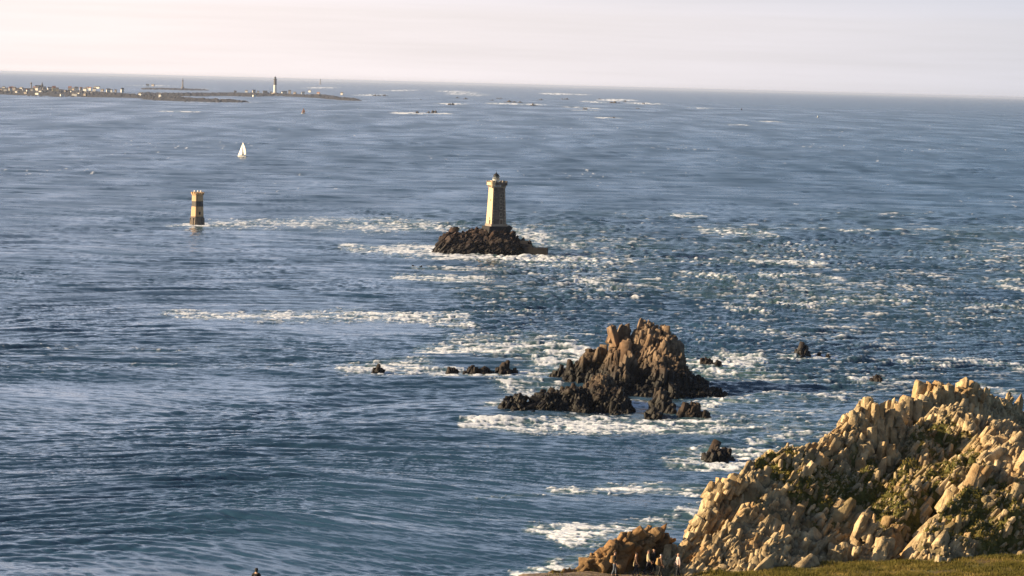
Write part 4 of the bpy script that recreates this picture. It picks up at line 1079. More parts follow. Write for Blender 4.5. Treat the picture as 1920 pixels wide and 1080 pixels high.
HS = [  # px, py(base), w, h, wall, roof, label
    (7, 167.5, 5, 3, Wt, Sl, 'pale house behind the second white house from the left edge'),
    (15, 176, 5, 3, Gr, Sl, 'grey shed on the shore at the far left'),
    (23, 168, 4, 3.4, Wt, Ti, 'small red roofed house behind the tall red roofed one'),
    (31.5, 175.5, 4, 3, Wt, Sl, 'white shed on the shore below the wide grey house'),
    (40, 168.5, 4.5, 3, Wt, Sl, 'pale house behind the wide grey house'),
    (48.5, 177, 5, 3, Gr, Sl, 'grey shed by the water left of the stubby tower'),
    (64.5, 168, 4, 3.4, Gr, Ti, 'red roofed house behind the large white house by the church'),
    (76, 175, 4.5, 3.6, Wt, Sl, 'white house on the slope below the church'),
    (88, 174.5, 4.5, 3.4, Gr, Sl, 'grey house on the slope right of the church'),
    (96.5, 168.5, 4, 3, Wt, Sl, 'pale house behind the tall cream house'),
    (124, 174, 4, 3, Gr, Sl, 'low grey house in the gap between both village clusters'),
    (135, 175, 4, 3, Wt, Sl, 'white house low on the left of the right cluster'),
    (164, 167.5, 4, 2.8, Gr, Sl, 'grey house in the back row of the right cluster'),
    (173, 176.5, 4, 2.8, Wt, Sl, 'white shed below the last bright house'),
    (192, 172, 4.5, 3, Gr, Sl, 'low grey house right of the long white hall'),
    (441, 174.5, 4, 2.6, Gr, Sl, 'small grey house, loneliest on the left of the lighthouse island'),
    (508, 177, 3.6, 3, Wt, Sl, 'white keeper house touching the foot of the tall lighthouse'),
    (553, 177.5, 4, 3, Gr, Sl, 'grey house right of the tall grey one'),
    (568, 177, 5, 3, Wt, Sl, 'white house halfway between the lighthouse and the island tip'),
    (3, 172, 4, 4, Gr, Sl, 'grey house at the very left edge of the photo'),
    (10, 173, 5, 4.5, Wt, Sl, 'white house, second along the village from the left edge'),
    (19.5, 173, 4.5, 6.5, Wt, Ti, 'tall white house with red roof near the left end of the village'),
    (27, 171, 5, 5, Gr, Sl, 'grey house just right of the tall red roofed house'),
    (36, 173, 6, 4, Gr, Sl, 'wide grey house halfway between the left edge and the church'),
    (45, 172, 5, 4, Wt, Sl, 'white house left of the stubby grey tower'),
    (52, 174, 4, 4, Wt, Ti, 'white red roofed house near the shore below the stubby tower'),
    (60, 173.5, 3.6, 5, Wt, Sl, 'white house right under the stubby grey tower'),
    (69.5, 172, 5, 6, Wt, Sl, 'large white house between stubby tower and church'),
    (70.5, 179, 6, 3.5, Wt, Sl, 'white shed on the shore below the church'),
    (83, 169, 5, 4, Gr, Sl, 'grey house just right of the church spire'),
    (92, 170, 4.5, 4, Wt, Sl, 'white house a little right of the church'),
    (101, 172.5, 5.5, 7, Cr, Ti, 'tall cream house, brightest of the village middle'),
    (107.5, 172.5, 4, 5, Cr, Sl, 'smaller cream house against the tall cream one'),
    (116.5, 181, 6, 3, Wt, Sl, 'low white shed on the shore right of the cream houses'),
    (131, 170, 5, 5, Gr, Ti, 'grey red roofed house at the left of the right village cluster'),
    (138, 171, 4, 4, Gr, Sl, 'grey house second in the right village cluster'),
    (143.5, 171.5, 5.5, 5.5, Wt, Sl, 'big white house in the middle of the right village cluster'),
    (152, 170, 4, 4, Gr, Ti, 'small red roofed house right of the big white house'),
    (140, 181, 8, 4, Wt, Sl, 'wide white building by the shore under the right cluster'),
    (148, 179, 4, 3.5, Wt, Sl, 'white shed right beside the wide shore building'),
    (159.5, 172.5, 5.5, 5, Wt, Sl, 'white house in the right cluster above a shore shed'),
    (160, 181, 4, 4, Gr, Sl, 'small grey shore shed, second from the right'),
    (169, 170, 4, 4, Wt, Ti, 'white red roofed house left of the last bright house'),
    (177, 173, 5, 5.5, Wt, Sl, 'last bright white house of the right cluster'),
    (182, 166.5, 10, 2.6, Wt, Sl, 'long low white hall behind the right cluster'),
    (182.5, 180, 4.5, 3.5, Gr, Sl, 'grey shore shed farthest right'),
    (203, 173.5, 6, 4.5, Wt, Sl, 'white house alone right of the village, first of a pair'),
    (208.5, 173.5, 4, 3.5, Wt, Sl, 'smaller white house touching the lone pair'),
    (217, 173.5, 3, 3.4, Gr, Sl, 'small grey house between the lone pair and the lone tall house'),
    (229.5, 174, 4.4, 5.6, Wt, Sl, 'tall white house standing alone at the right end of the village'),
    (263, 181, 4.5, 4.5, Wt, Sl, 'pale house on the slope at the left end of the lighthouse island'),
    (300.5, 184, 4, 5.5, Wt, Sl, 'white hut beside the water at the low spit'),
    (277, 162, 5, 2.6, Wt, Sl, 'white house on the thin island behind, left one'),
    (287, 162, 4.5, 2.6, Gr, Sl, 'grey house on the thin island behind, right one'),
    (462, 173.5, 4, 2.6, Wt, Sl, 'low white house farthest left of the tall lighthouse'),
    (476, 174, 4.5, 3.4, Gr, Sl, 'grey house second to the left of the tall lighthouse'),
    (484, 175, 3.6, 2.6, Wt, Sl, 'white house midway left of the tall lighthouse'),
    (497, 175.5, 7, 3.2, Gr, Sl, 'wide grey building next to the tall lighthouse on its left'),
    (477, 182, 5, 3, Wt, Sl, 'bright white hut by the shore left of the tall lighthouse'),
    (533, 177, 8, 3.6, Wt, Sl, 'wide white building just right of the tall lighthouse'),
    (543, 176, 4, 4.4, Gr, Sl, 'tall grey house right of the wide white building'),
    (581, 173.5, 4, 3, Wt, Sl, 'pale house behind the right part of the lighthouse island'),
    (597, 179, 5, 3.6, Gr, Ti, 'red roofed house near the right end of the lighthouse island'),
    (641, 178.5, 3.6, 3.4, Wt, Sl, 'last white hut at the right tip of the lighthouse island'),
]
for k, (px, py, w, h, wa, ro, lab) in enumerate(HS):
    house(px, py, w, h, wa, ro, random.uniform(-0.5, 0.5), lab)

def reef(px, py, wpx, hpx, label, seed):
    s3 = S(px, py); s_ = s3[1] / F
    n = max(8, int(wpx * 1.2)); V = []
    nv = 5; dpt = 25.0
    for i in range(n):
        u = i / (n - 1); x = (u - 0.5) * wpx * s_
        prof = math.sin(math.pi * min(0.98, max(0.02, u))) ** 0.6 * (0.65 + 0.45 * math.sin(u * 17 + seed) * math.sin(u * 7 + seed * 2.3))
        for k in range(nv):
            v = k / (nv - 1)
            V.append((x, (v - 0.5) * dpt * 2, -2 + max(0, (hpx * 1.35 * s_ + 2) * prof * math.sin(math.pi * v) ** 0.7)))
    Fs = [(i * nv + k, (i + 1) * nv + k, (i + 1) * nv + k + 1, i * nv + k + 1) for i in range(n - 1) for k in range(nv - 1)]
    b = MB(); b.add(V, Fs); o = b.build('reef', M_REEF, None, False, tuple(s3))
    tag(o, label, 'reef', 'reefs off the far island')
RF = [(659, 186, 16, 3, 'low dark reef just off the right tip of the lighthouse island'), (706, 180, 18, 2.6, 'dark reef with a white left end, first right of the island'), (722, 180, 14, 2.4, 'dark reef touching the first one right of the island'),
      (782, 212.5, 14, 4, 'nearest reef, its left half, in white surf'), (811, 211.5, 26, 4.5, 'nearest reef, long right half with a hump'),
      (846, 197, 14, 4.5, 'small lumpy reef above the nearest reef'), (789, 187, 5, 1.6, 'tiny faint rock above the left half of the nearest reef'),
      (858, 184, 10, 2, 'faint far reef under the misty breakers, left'), (873, 186, 14, 2.4, 'faint far reef under the misty breakers, right'),
      (922, 188.5, 10, 2, 'small dark reef left of the long ragged reef'), (936, 185, 14, 2, 'faint reef behind the left end of the long ragged reef'), (962, 192, 40, 3, 'long ragged reef in white water, middle of the reefs'), (1000, 198, 16, 3.5, 'brownish lump at the right end of the long ragged reef'),
      (1014, 187.5, 14, 2, 'thin dark reef right of the long ragged reef'), (1060, 186.5, 18, 2.4, 'dark reef with a white rock at its left end'),
      (1097, 205, 10, 3.6, 'dark rock with a ring of foam below the middle reefs'), (1125, 186.5, 10, 1.6, 'faint thin reef left of the bright breakers'), (1152, 193.5, 30, 3, 'low reef behind the bright breakers'), (1172, 191, 8, 2.6, 'small dark lump at the right of the bright breakers'),
      (1149, 221.5, 13, 2.6, 'lowest dark reef, with one white splash on its left'), (1196, 203.5, 8, 2.2, 'single small dark reef far right of the group'), (1208, 194.5, 14, 1.6, 'thin faint reef between two bright splashes')]
for k, r_ in enumerate(RF):
    reef(*r_, seed=k + 1)

# ------------------------------------------------------------------ the headland: ground and cliff
def interp_px(pts, Xs):
    return np.interp(Xs, [p[0] for p in pts], [p[2] for p in pts])
# rim of the ground where its grass meets the rocks or drops: photo pixels at given depth
RIM = [(700, 1090, 226), (900, 1081, 226), (1000, 1077.5, 227), (1060, 1075, 229), (1150, 1070, 232.5), (1200, 1067, 234), (1250, 1064, 236.5), (1280, 1064, 236), (1330, 1063, 234.5), (1450, 1060, 235), (1600, 1057, 236), (1750, 1052, 237), (1850, 1048, 238), (1920, 1045, 239), (2100, 1036, 242)]
RIMW = [P(*p) for p in RIM]
def ground_z(X, Y):
    X = np.asarray(X, float); Y = np.asarray(Y, float)
    rim = interp_px(RIMW, X)
    slope = 80.6 - 0.161 * np.maximum(Y, 0)
    # ground meets the rim height at the rim and is nearly level before it
    lev = rim + 0.05 * noise2(X / 3.1, Y / 4.0, 70) + 0.07 * noise2(X / 9, Y / 9, 71)
    k = sm(200, 222, Y)
    z = slope * (1 - k) + lev * k
    rimy = np.interp(X, [p[0] for p in RIMW], [p[1] for p in RIMW])
    # drop to the sea left of the path's head
    xl = np.interp(Y, [0, 150, 200, 226, 245], [-60, -40, -12, 0.2, 9.0]) + 1.5 * noise2(Y / 6, X * 0, 72)
    d = np.maximum(xl - X, 0)
    z = z - np.minimum(d * 1.6 + d * d * 0.05, 110)
    d2 = np.maximum(Y - rimy - 0.6, 0)
    z = z - d2 * 1.9
    return np.maximum(z, -4)
def ground_mat():
    m, nt, b, N, L = new_mat('turf_and_path')
    geo = N('ShaderNodeNewGeometry')
    n1 = N('ShaderNodeTexNoise'); n1.inputs['Scale'].default_value = 0.35; n1.inputs['Detail'].default_value = 8; n1.inputs['Roughness'].default_value = 0.65
    n2 = N('ShaderNodeTexNoise'); n2.inputs['Scale'].default_value = 3.5; n2.inputs['Detail'].default_value = 8
    L(geo.outputs['Position'], n1.inputs['Vector']); L(geo.outputs['Position'], n2.inputs['Vector'])
    r = N('ShaderNodeValToRGB'); e = r.color_ramp.elements
    e[0].position = 0.38; e[0].color = (0.10, 0.055, 0.02, 1); e[1].position = 0.62; e[1].color = (0.085, 0.09, 0.018, 1)
    L(n1.outputs['Fac'], r.inputs[0])
    pa = N('ShaderNodeAttribute'); pa.attribute_name = 'path'
    r2 = N('ShaderNodeValToRGB'); r2.color_ramp.elements[0].position = 0.4; r2.color_ramp.elements[0].color = (0.09, 0.06, 0.04, 1); r2.color_ramp.elements[1].position = 0.62; r2.color_ramp.elements[1].color = (0.27, 0.20, 0.14, 1)
    L(n2.outputs['Fac'], r2.inputs[0])
    mx_ = N('ShaderNodeMixRGB'); L(pa.outputs['Fac'], mx_.inputs[0]); L(r.outputs[0], mx_.inputs[1]); L(r2.outputs[0], mx_.inputs[2])
    L(mx_.outputs[0], b.inputs['Base Color']); b.inputs['Roughness'].default_value = 0.95
    bp = N('ShaderNodeBump'); bp.inputs['Strength'].default_value = 0.6; bp.inputs['Distance'].default_value = 0.12; L(n2.outputs['Fac'], bp.inputs['Height']); L(bp.outputs[0], b.inputs['Normal'])
    return m
M_GROUND = ground_mat()
def path_amt(X, Y):
    return (1 - sm(11.0, 15.5, X + 1.2 * noise2(X / 2, Y / 2, 77))) * sm(200, 215, Y)
def build_ground():
    ys = np.concatenate([np.arange(-30, 200, 2.5), np.arange(200, 246, 0.35), np.arange(246, 380, 3.0)])
    xs = np.concatenate([np.arange(-110, -6, 3.0), np.arange(-6, 46, 0.35), np.arange(46, 150, 3.0)])
    X, Y = np.meshgrid(xs, ys)
    Z = ground_z(X, Y)
    nr, nc = X.shape
    idx = np.arange(nr * nc).reshape(nr, nc)
    q = np.stack([idx[:-1, :-1], idx[:-1, 1:], idx[1:, 1:], idx[1:, :-1]], -1).reshape(-1, 4)
    me = make_mesh('ground', np.stack([X, Y, Z], -1).reshape(-1, 3), q, M_GROUND, True, {'path': path_amt(X, Y).ravel()})
    tag(link('ground', me), 'grassy clifftop ground with a bare earth path', 'ground', kind='structure')
build_ground()

# ridges of the cliff: polylines in photo pixels with depth; slopes in front and behind
def Pl(*pts):
    return np.array([P(*p) for p in pts])
RIDGES = [  # pts, front slope, back slope, left-end taper
    (Pl((1262, 1012, 236), (1300, 984, 238), (1328, 938, 240), (1345, 895, 242), (1398, 880, 246), (1450, 848, 250), (1520, 830, 255), (1568, 808, 258), (1585, 790, 260)), 0.62, 2.2),
    (Pl((1580, 785, 260), (1592, 762, 261), (1625, 748, 262), (1665, 752, 263), (1690, 775, 262)), 0.60, 2.0),
    (Pl((1665, 752, 266), (1700, 752, 274), (1735, 742, 282), (1765, 724, 285), (1792, 730, 287), (1815, 712, 288), (1846, 734, 294), (1882, 748, 304), (1922, 766, 316), (2020, 800, 336), (2150, 830, 350)), 1.5, 1.8),
    (Pl((1640, 830, 258), (1690, 800, 263), (1740, 778, 266), (1785, 762, 268), (1815, 790, 264), (1850, 815, 260)), 0.36, 1.5),
    (Pl((1700, 900, 250), (1790, 860, 254), (1860, 838, 257), (1925, 818, 258), (2040, 800, 262), (2150, 790, 266)), 0.40, 1.6),
    (Pl((1700, 1045, 238.5), (1745, 985, 241), (1790, 930, 245), (1850, 885, 249), (1925, 868, 251), (2050, 850, 254)), 0.55, 1.1),
    (Pl((1262, 1062, 235.5), (1340, 1025, 237.5), (1400, 985, 240), (1440, 930, 243.5), (1475, 890, 247)), 0.75, 1.6),
]
CL_Z = None
def cliff_height(X, Y):
    Z = np.full(X.shape, -10.0)
    wx = 1.1 * noise2(X / 6, Y / 6, 81) + 0.5 * noise2(X / 2.2, Y / 2.2, 82)
    wy = 1.1 * noise2(X / 6, Y / 6, 83) + 0.5 * noise2(X / 2.2, Y / 2.2, 84)
    XX = X + wx * 0.7; YY = Y + wy * 0.7
    for pts, sf, sb in RIDGES:
        for a, b in zip(pts[:-1], pts[1:]):
            v = b - a
            q = np.clip(((XX - a[0]) * v[0] + (YY - a[1]) * v[1]) / (v[0] ** 2 + v[1] ** 2), 0, 1)
            cx, cy, cz = a[0] + q * v[0], a[1] + q * v[1], a[2] + q * v[2]
            d = np.hypot(XX - cx, YY - cy)
            # front = towards the viewer / right of the ridge line
            fr_ = (v[0] * (YY - a[1]) - v[1] * (XX - a[0]) < 0).astype(float)
            z = cz - d * (sf * fr_ + sb * (1 - fr_))
            Z = np.maximum(Z, z)
    # seaward of the skyline the rock falls away steeply
    best = np.full(X.shape, 1e9); cap = np.full(X.shape, 1e9)
    sky_ = np.concatenate([RIDGES[0][0], RIDGES[1][0][1:4], RIDGES[2][0][1:]])
    for a, b in zip(sky_[:-1], sky_[1:]):
        v = b - a
        q = np.clip(((XX - a[0]) * v[0] + (YY - a[1]) * v[1]) / (v[0] ** 2 + v[1] ** 2), 0, 1)
        d = np.hypot(XX - a[0] - q * v[0], YY - a[1] - q * v[1])
        left = v[0] * (YY - a[1]) - v[1] * (XX - a[0]) > 0
        c = np.where(left, a[2] + q * v[2] - 1.7 * d, 1e9)
        m = d < best
        cap = np.where(m, c, cap); best = np.where(m, d, best)
    return np.minimum(Z, cap)
def build_cliff():
    res = 0.17
    xs = np.arange(8, 62, res); ys = np.arange(228, 340, res)
    X, Y = np.meshgrid(xs, ys)
    Z0 = cliff_height(X, Y)
    # strata: ribs running up and to the right, dark gullies between them
    u = (X * 0.80 - Y * 0.60); v = (X * 0.60 + Y * 0.80)
    ribs = noise2(u / 2.6 + 0.4 * noise2(X / 3, Y / 3, 85), v / 11, 86) + 0.5 * noise2(u / 1.1, v / 5, 87)
    jn = np.abs(noise2(u / 1.5 + 0.5 * noise2(X / 1.4, Y / 1.4, 111), v / 5.5, 112)); jn2 = np.abs(noise2(u / 3.5, v / 1.6 + 0.5 * noise2(X / 2, Y / 2, 113), 114))
    joints = -0.55 * (1 - sm(0.0, 0.13, jn)) - 0.45 * (1 - sm(0.0, 0.10, jn2))
    fl = np.floor(3 * noise2(u / 1.3, v / 3.2, 115) + 3 * noise2(X / 2.6, Y / 2.6, 116)) / 3
    rough = joints + 0.22 * fl + 0.45 * ribs + 0.30 * noise2(X / 1.0, Y / 1.0, 88) + 0.14 * noise2(X / 0.45, Y / 0.45, 89)
    gully = sm(0.25, 0.62, noise2(u / 5.5, v / 22, 90))
    Z = Z0 + rough - 1.1 * gully
    # two cut gullies seen as dark clefts
    for pts, w, dp in ((Pl((1390, 905, 243), (1365, 960, 240.5), (1330, 1010, 238.5), (1275, 1055, 236.5)), 1.3, 2.4), (Pl((1765, 915, 248), (1735, 940, 245.5), (1712, 985, 242), (1690, 1030, 239)), 0.9, 1.9), (Pl((1690, 780, 266), (1672, 830, 258), (1662, 880, 253)), 0.9, 1.1)):
        D = np.full(X.shape, 1e9)
        for a, b in zip(pts[:-1], pts[1:]):
            vv = b - a
            q = np.clip(((X - a[0]) * vv[0] + (Y - a[1]) * vv[1]) / (vv[0] ** 2 + vv[1] ** 2), 0, 1)
            D = np.minimum(D, np.hypot(X - a[0] - q * vv[0], Y - a[1] - q * vv[1]))
        Z = Z - dp * (1 - sm(0.2, 1.0, D / w / 1.6))
    pile = RockPile(5)
    keep = Z0 > -2
    V, T, used = grid_tris(X, Y, Z, keep)
    gy, gx = np.gradient(Z0, res)
    vegm = sm(0.02, 0.42, fbm2(X / 5.0, Y / 5.0, 4, 95) + 0.12)
    # plant cover: shelf under the left skyline, hollow under the spire, right slopes
    def blob(px, py, d, rx, ry):
        c = P(px, py, d)
        return np.exp(-(((X - c[0]) / rx) ** 2 + ((Y - c[1]) / ry) ** 2))
    vb = 0.95 * blob(1480, 870, 249, 4.2, 4) + 0.8 * blob(1560, 905, 248, 3.2, 3) + 1.0 * blob(1690, 890, 253, 4.5, 4) + 0.9 * blob(1640, 935, 247, 3, 2.5) + 0.8 * blob(1860, 960, 245, 6, 4) + 0.7 * blob(1900, 1010, 241, 8, 3) + 0.5 * blob(1800, 880, 254, 4, 3) + 0.7 * blob(1760, 820, 262, 4, 5) + 0.5 * blob(1700, 960, 245, 3, 3)
    veg = np.clip(sm(0.25, 0.75, vb + 0.45 * noise2(X / 1.3, Y / 1.3, 96) + 0.1 * vegm), 0, 1)
    tn = 0.75 + 0.2 * noise2(X / 1.5, Y / 1.5, 97)
    pile.raw(V, T, tn.ravel()[used], np.clip(veg.ravel()[used] + 0.25 * vegm.ravel()[used], 0, 1))
    gz = ground_z(X, Y)
    ok = (Z > gz - 0.5) & (Z0 > 40)
    # only stones on the faces the headland shows to the land and along its crest
    pts = np.argwhere(ok)
    r = pile.r
    rg_ = np.random.default_rng(17)
    st = np.sqrt(1 + gx ** 2 + gy ** 2)[pts[:, 0], pts[:, 1]]
    wgt = np.minimum(st, 3.5) * np.where(Y[pts[:, 0], pts[:, 1]] < 272, 1.0, 0.45) * (1 - 0.25 * veg[pts[:, 0], pts[:, 1]])
    wgt /= wgt.sum()
    zone = noise2(X / 3.2, Y / 3.2, 99) + 0.5 * noise2(X / 1.2, Y / 1.2, 100)
    sel = rg_.choice(len(pts), 31000, p=wgt)
    for k in sel:
        i, j = pts[k]
        sz = 0.128 * math.exp(r.gauss(0, 0.5) + 1.0 * zone[i, j]); sz = min(max(sz, 0.08), 0.75)
        if zone[i, j] > 0.1 and r.random() < 0.45: continue
        vg = veg[i, j]
        if vg > 0.5: sz *= 0.9
        pile.block((X[i, j] + r.uniform(-.1, .1), Y[i, j] + r.uniform(-.1, .1), Z[i, j] - sz * (0.10 + 0.38 * (zone[i, j] < 0.0))), sz * r.choice((0.7, 1.0, 1.0, 1.3)), (0.55 + 0.25 * zone[j % zone.shape[0], 3], 0.45, 0.85), (r.uniform(1.3, 2.5), 1.1, r.uniform(0.55, 0.9)), twist=(0.8, -0.5, 0.2), jitter=0.22, tone=r.uniform(0.7, 1.2), veg=0.35 * vg if r.random() < 0.3 else 0)
    # bigger slabs and the skyline pinnacles, at their places
    HERO = [  # px, py of the top, depth, width px, height px, lean
        (1627, 736, 260.5, 26, 60, 0.1), (1610, 752, 260, 30, 60, 0.25), (1650, 748, 261, 34, 80, 0.0), (1682, 755, 262, 34, 90, -0.1), (1592, 775, 259.5, 30, 50, 0.3), (1640, 800, 258, 44, 80, 0.1), (1612, 810, 257, 40, 60, 0.2), (1670, 830, 257, 40, 90, 0.0), (1622, 862, 254.5, 44, 90, 0.1),
        (1578, 803, 258.5, 22, 30, 0.4), (1552, 815, 257, 24, 26, 0.3), (1530, 825, 255.5, 26, 30, 0.4), (1556, 838, 255, 22, 44, 0.3),
        (1745, 712, 284, 34, 44, 0.3), (1762, 712, 285, 40, 60, 0.1), (1785, 728, 286, 30, 40, 0.1), (1812, 698, 286.5, 30, 64, 0.2), (1828, 706, 287, 26, 70, 0.0), (1800, 722, 286, 30, 50, 0.2), (1850, 728, 294, 34, 50, 0.0), (1880, 742, 303, 34, 50, 0), (1905, 758, 310, 34, 40, 0),
        (1700, 742, 274, 44, 50, 0.1), (1722, 738, 278, 40, 50, 0.1), (1682, 744, 270, 30, 40, 0),
        (1785, 762, 267.5, 36, 50, 0.2), (1765, 768, 267, 26, 36, 0.3), (1810, 782, 265, 36, 40, 0.2), (1818, 776, 264.5, 22, 30, 0.1), (1865, 810, 258, 34, 44, 0.2), (1918, 816, 258, 30, 40, 0.3), (1850, 845, 256, 40, 40, 0.1),
        (1862, 870, 250, 34, 66, 0.25), (1890, 862, 251, 60, 60, 0.1), (1835, 890, 248.5, 40, 60, 0.5), (1800, 920, 246, 40, 80, 0.6), (1770, 950, 243, 60, 90, 0.7), (1735, 990, 240.5, 50, 70, 0.5), (1905, 880, 249, 40, 50, 0.2), (1790, 905, 247.5, 26, 60, 0.6),
        (1268, 1005, 235.2, 34, 60, 0.25), (1300, 985, 237, 34, 60, 0.5), (1334, 940, 239.5, 30, 60, 0.5), (1352, 894, 242, 34, 40, 0.5), (1380, 878, 244, 40, 44, 0.4), (1405, 876, 246, 40, 50, 0.5), (1315, 958, 238.5, 26, 60, 0.5), (1420, 866, 247.5, 40, 50, 0.5), (1480, 838, 252, 50, 30, 0.6), (1290, 1000, 236.2, 30, 60, 0.3),
        (1350, 1000, 239.0, 40, 70, 0.4), (1395, 1000, 238.5, 44, 60, 0.5), (1500, 1000, 238.5, 44, 50, 0.3), (1440, 1010, 237.8, 40, 50, 0.4), (1585, 1005, 238.0, 50, 60, 0.2), (1660, 1000, 239, 40, 70, 0.4), (1630, 960, 241.5, 34, 60, 0.4)]
    for (px, py, d, w, h, lean) in HERO:
        pile.crag(px, py + (8 if px < 1560 else 3), d, w, h, lean, 6, 0.45)
        a = P(px, py, d); s_ = d / F
        for q in range(9):     # smaller pieces wedged about each crag
            pile.block((a[0] + r.uniform(-.6, .6) * w * s_, a[1] + r.uniform(-0.6, 0.3), a[2] - r.uniform(0.35, 1.0) * h * s_), r.uniform(0.14, 0.30), (lean + 0.3, 0.2, 1), (1.8, 0.95, 0.65), tone=r.uniform(0.75, 1.15))
    global CLIFF_VEG
    CLIFF_VEG = (X, Y, Z, veg, ok)
    o = pile.build('cliff', M_CLIFF)
    tag(o, 'pale fractured granite headland with patches of green plants', 'cliff', kind='structure')
build_cliff()

# low orange outcrop behind the walkers
def build_outcrop():
    pile = RockPile(8)
    pts = Pl((1030, 1073, 230), (1070, 1063, 231), (1105, 1051, 231.6), (1138, 1036, 232.2), (1164, 1022, 233), (1195, 1010, 235.5), (1222, 1009, 238.5), (1248, 1026, 241), (1262, 1060, 242))
    res = 0.16
    xs = np.arange(-3, 14.5, res); ys = np.arange(226, 247, res)
    X, Y = np.meshgrid(xs, ys)
    Z = np.full(X.shape, -10.0)
    for a, b in zip(pts[:-1], pts[1:]):
        v = b - a
        q = np.clip(((X - a[0]) * v[0] + (Y - a[1]) * v[1]) / (v[0] ** 2 + v[1] ** 2), 0, 1)
        d = np.hypot(X - a[0] - q * v[0], Y - a[1] - q * v[1])
        Z = np.maximum(Z, a[2] + q * v[2] - d * np.where(v[0] * (Y - a[1]) - v[1] * (X - a[0]) < 0, 2.6, 1.8))
    Z0 = Z.copy()
    Z = Z + 0.35 * noise2(X / 1.2, Y / 1.2, 101) + 0.2 * noise2(X / 0.5, Y / 0.5, 102)
    V, T, used = grid_tris(X, Y, Z, Z0 > 44)
    pile.raw(V, T, 0.8 + 0.15 * noise2(V[:, 0], V[:, 1], 103), np.zeros(len(V)))
    r = pile.r
    pp = np.argwhere((Z0 > 46.8))
    for k in np.random.default_rng(4).choice(len(pp), 1500):
        i, j = pp[k]
        sz = min(0.7, 0.22 * math.exp(r.gauss(0, 0.5))) * min(1.0, 0.45 + max(0.0, X[i, j] - 3.5) * 0.12)
        pile.block((X[i, j], Y[i, j], Z[i, j] - 0.05 * sz), sz, (0.7, 0.25, 0.45), (2.3, 1.0, 0.6), jitter=0.3)
    for (px, py, d, w, h, lean) in ((1182, 1014, 234.8, 24, 34, 0.4), (1215, 1008, 238, 24, 40, 0.1)):
        pile.crag(px, py, d, w, h, lean, 6, 0.3)
    o = pile.build('rock_outcrop', M_OUT)
    tag(o, 'low orange brown rock outcrop right behind the walkers', 'rock outcrop')
build_outcrop()

# ------------------------------------------------------------------ grass on the clifftop
def blade_mat(gain=1.0):
    m, nt, b, N, L = new_mat('grass_blades')
    at = N('ShaderNodeAttribute'); at.attribute_name = 'tone'
    r = N('ShaderNodeValToRGB'); e = r.color_ramp.elements
    e[0].position = 0.0; e[0].color = (0.07, 0.068, 0.014, 1); e[1].position = 1.0; e[1].color = (0.27, 0.195, 0.06, 1); k = e.new(0.55); k.color = (0.135, 0.115, 0.024, 1)
    for q in e:
        q.color = (q.color[0] * gain, q.color[1] * (1 + (gain - 1) * 0.8), q.color[2] * gain, 1)
    L(at.outputs['Fac'], r.inputs[0]); L(r.outputs[0], b.inputs['Base Color']); b.inputs['Roughness'].default_value = 0.8
    b.inputs['Specular IOR Level'].default_value = 0.2
    return m
def build_plants():
    X, Y, Z, veg, ok = CLIFF_VEG
    g = np.random.default_rng(23)
    pts = np.argwhere(ok & (veg > 0.3))
    w = veg[pts[:, 0], pts[:, 1]]; w = w / w.sum()
    sel = pts[g.choice(len(pts), 11000, p=w)]
    n = len(sel); res = 0.17
    x = X[sel[:, 0], sel[:, 1]] + g.uniform(-res / 2, res / 2, n); y = Y[sel[:, 0], sel[:, 1]] + g.uniform(-res / 2, res / 2, n); z = Z[sel[:, 0], sel[:, 1]] + g.uniform(0, 0.10, n)
    tone = np.clip(0.4 + 0.5 * fbm2(x / 1.6, y / 1.6, 3, 130) + g.normal(0, 0.2, n), 0, 1)
    V = []; T = []; TN = []
    for k in range(4):
        a = g.uniform(0, 2 * np.pi, n); h = g.uniform(0.05, 0.17, n); ln = g.uniform(0.3, 1.1, n) * h; w_ = g.uniform(0.02, 0.05, n)
        bx, by = x + g.normal(0, 0.06, n), y + g.normal(0, 0.06, n)
        q = np.stack([bx + np.sin(a) * w_, by - np.cos(a) * w_, z - 0.03, bx - np.sin(a) * w_, by + np.cos(a) * w_, z - 0.03, bx + np.cos(a) * ln, by + np.sin(a) * ln, z + h], 1)
        V.append(q.reshape(-1, 3)); T.append(np.arange(n * 3).reshape(-1, 3) + k * n * 3); TN.append(np.repeat(tone, 3))
    me = make_mesh('cliff_plants', np.concatenate(V), np.concatenate(T), blade_mat(1.35), False, {'tone': np.concatenate(TN)})
    tag(link('cliff_plants', me), 'low green and straw coloured plants growing between the cliff rocks', 'plants', kind='stuff')
build_plants()
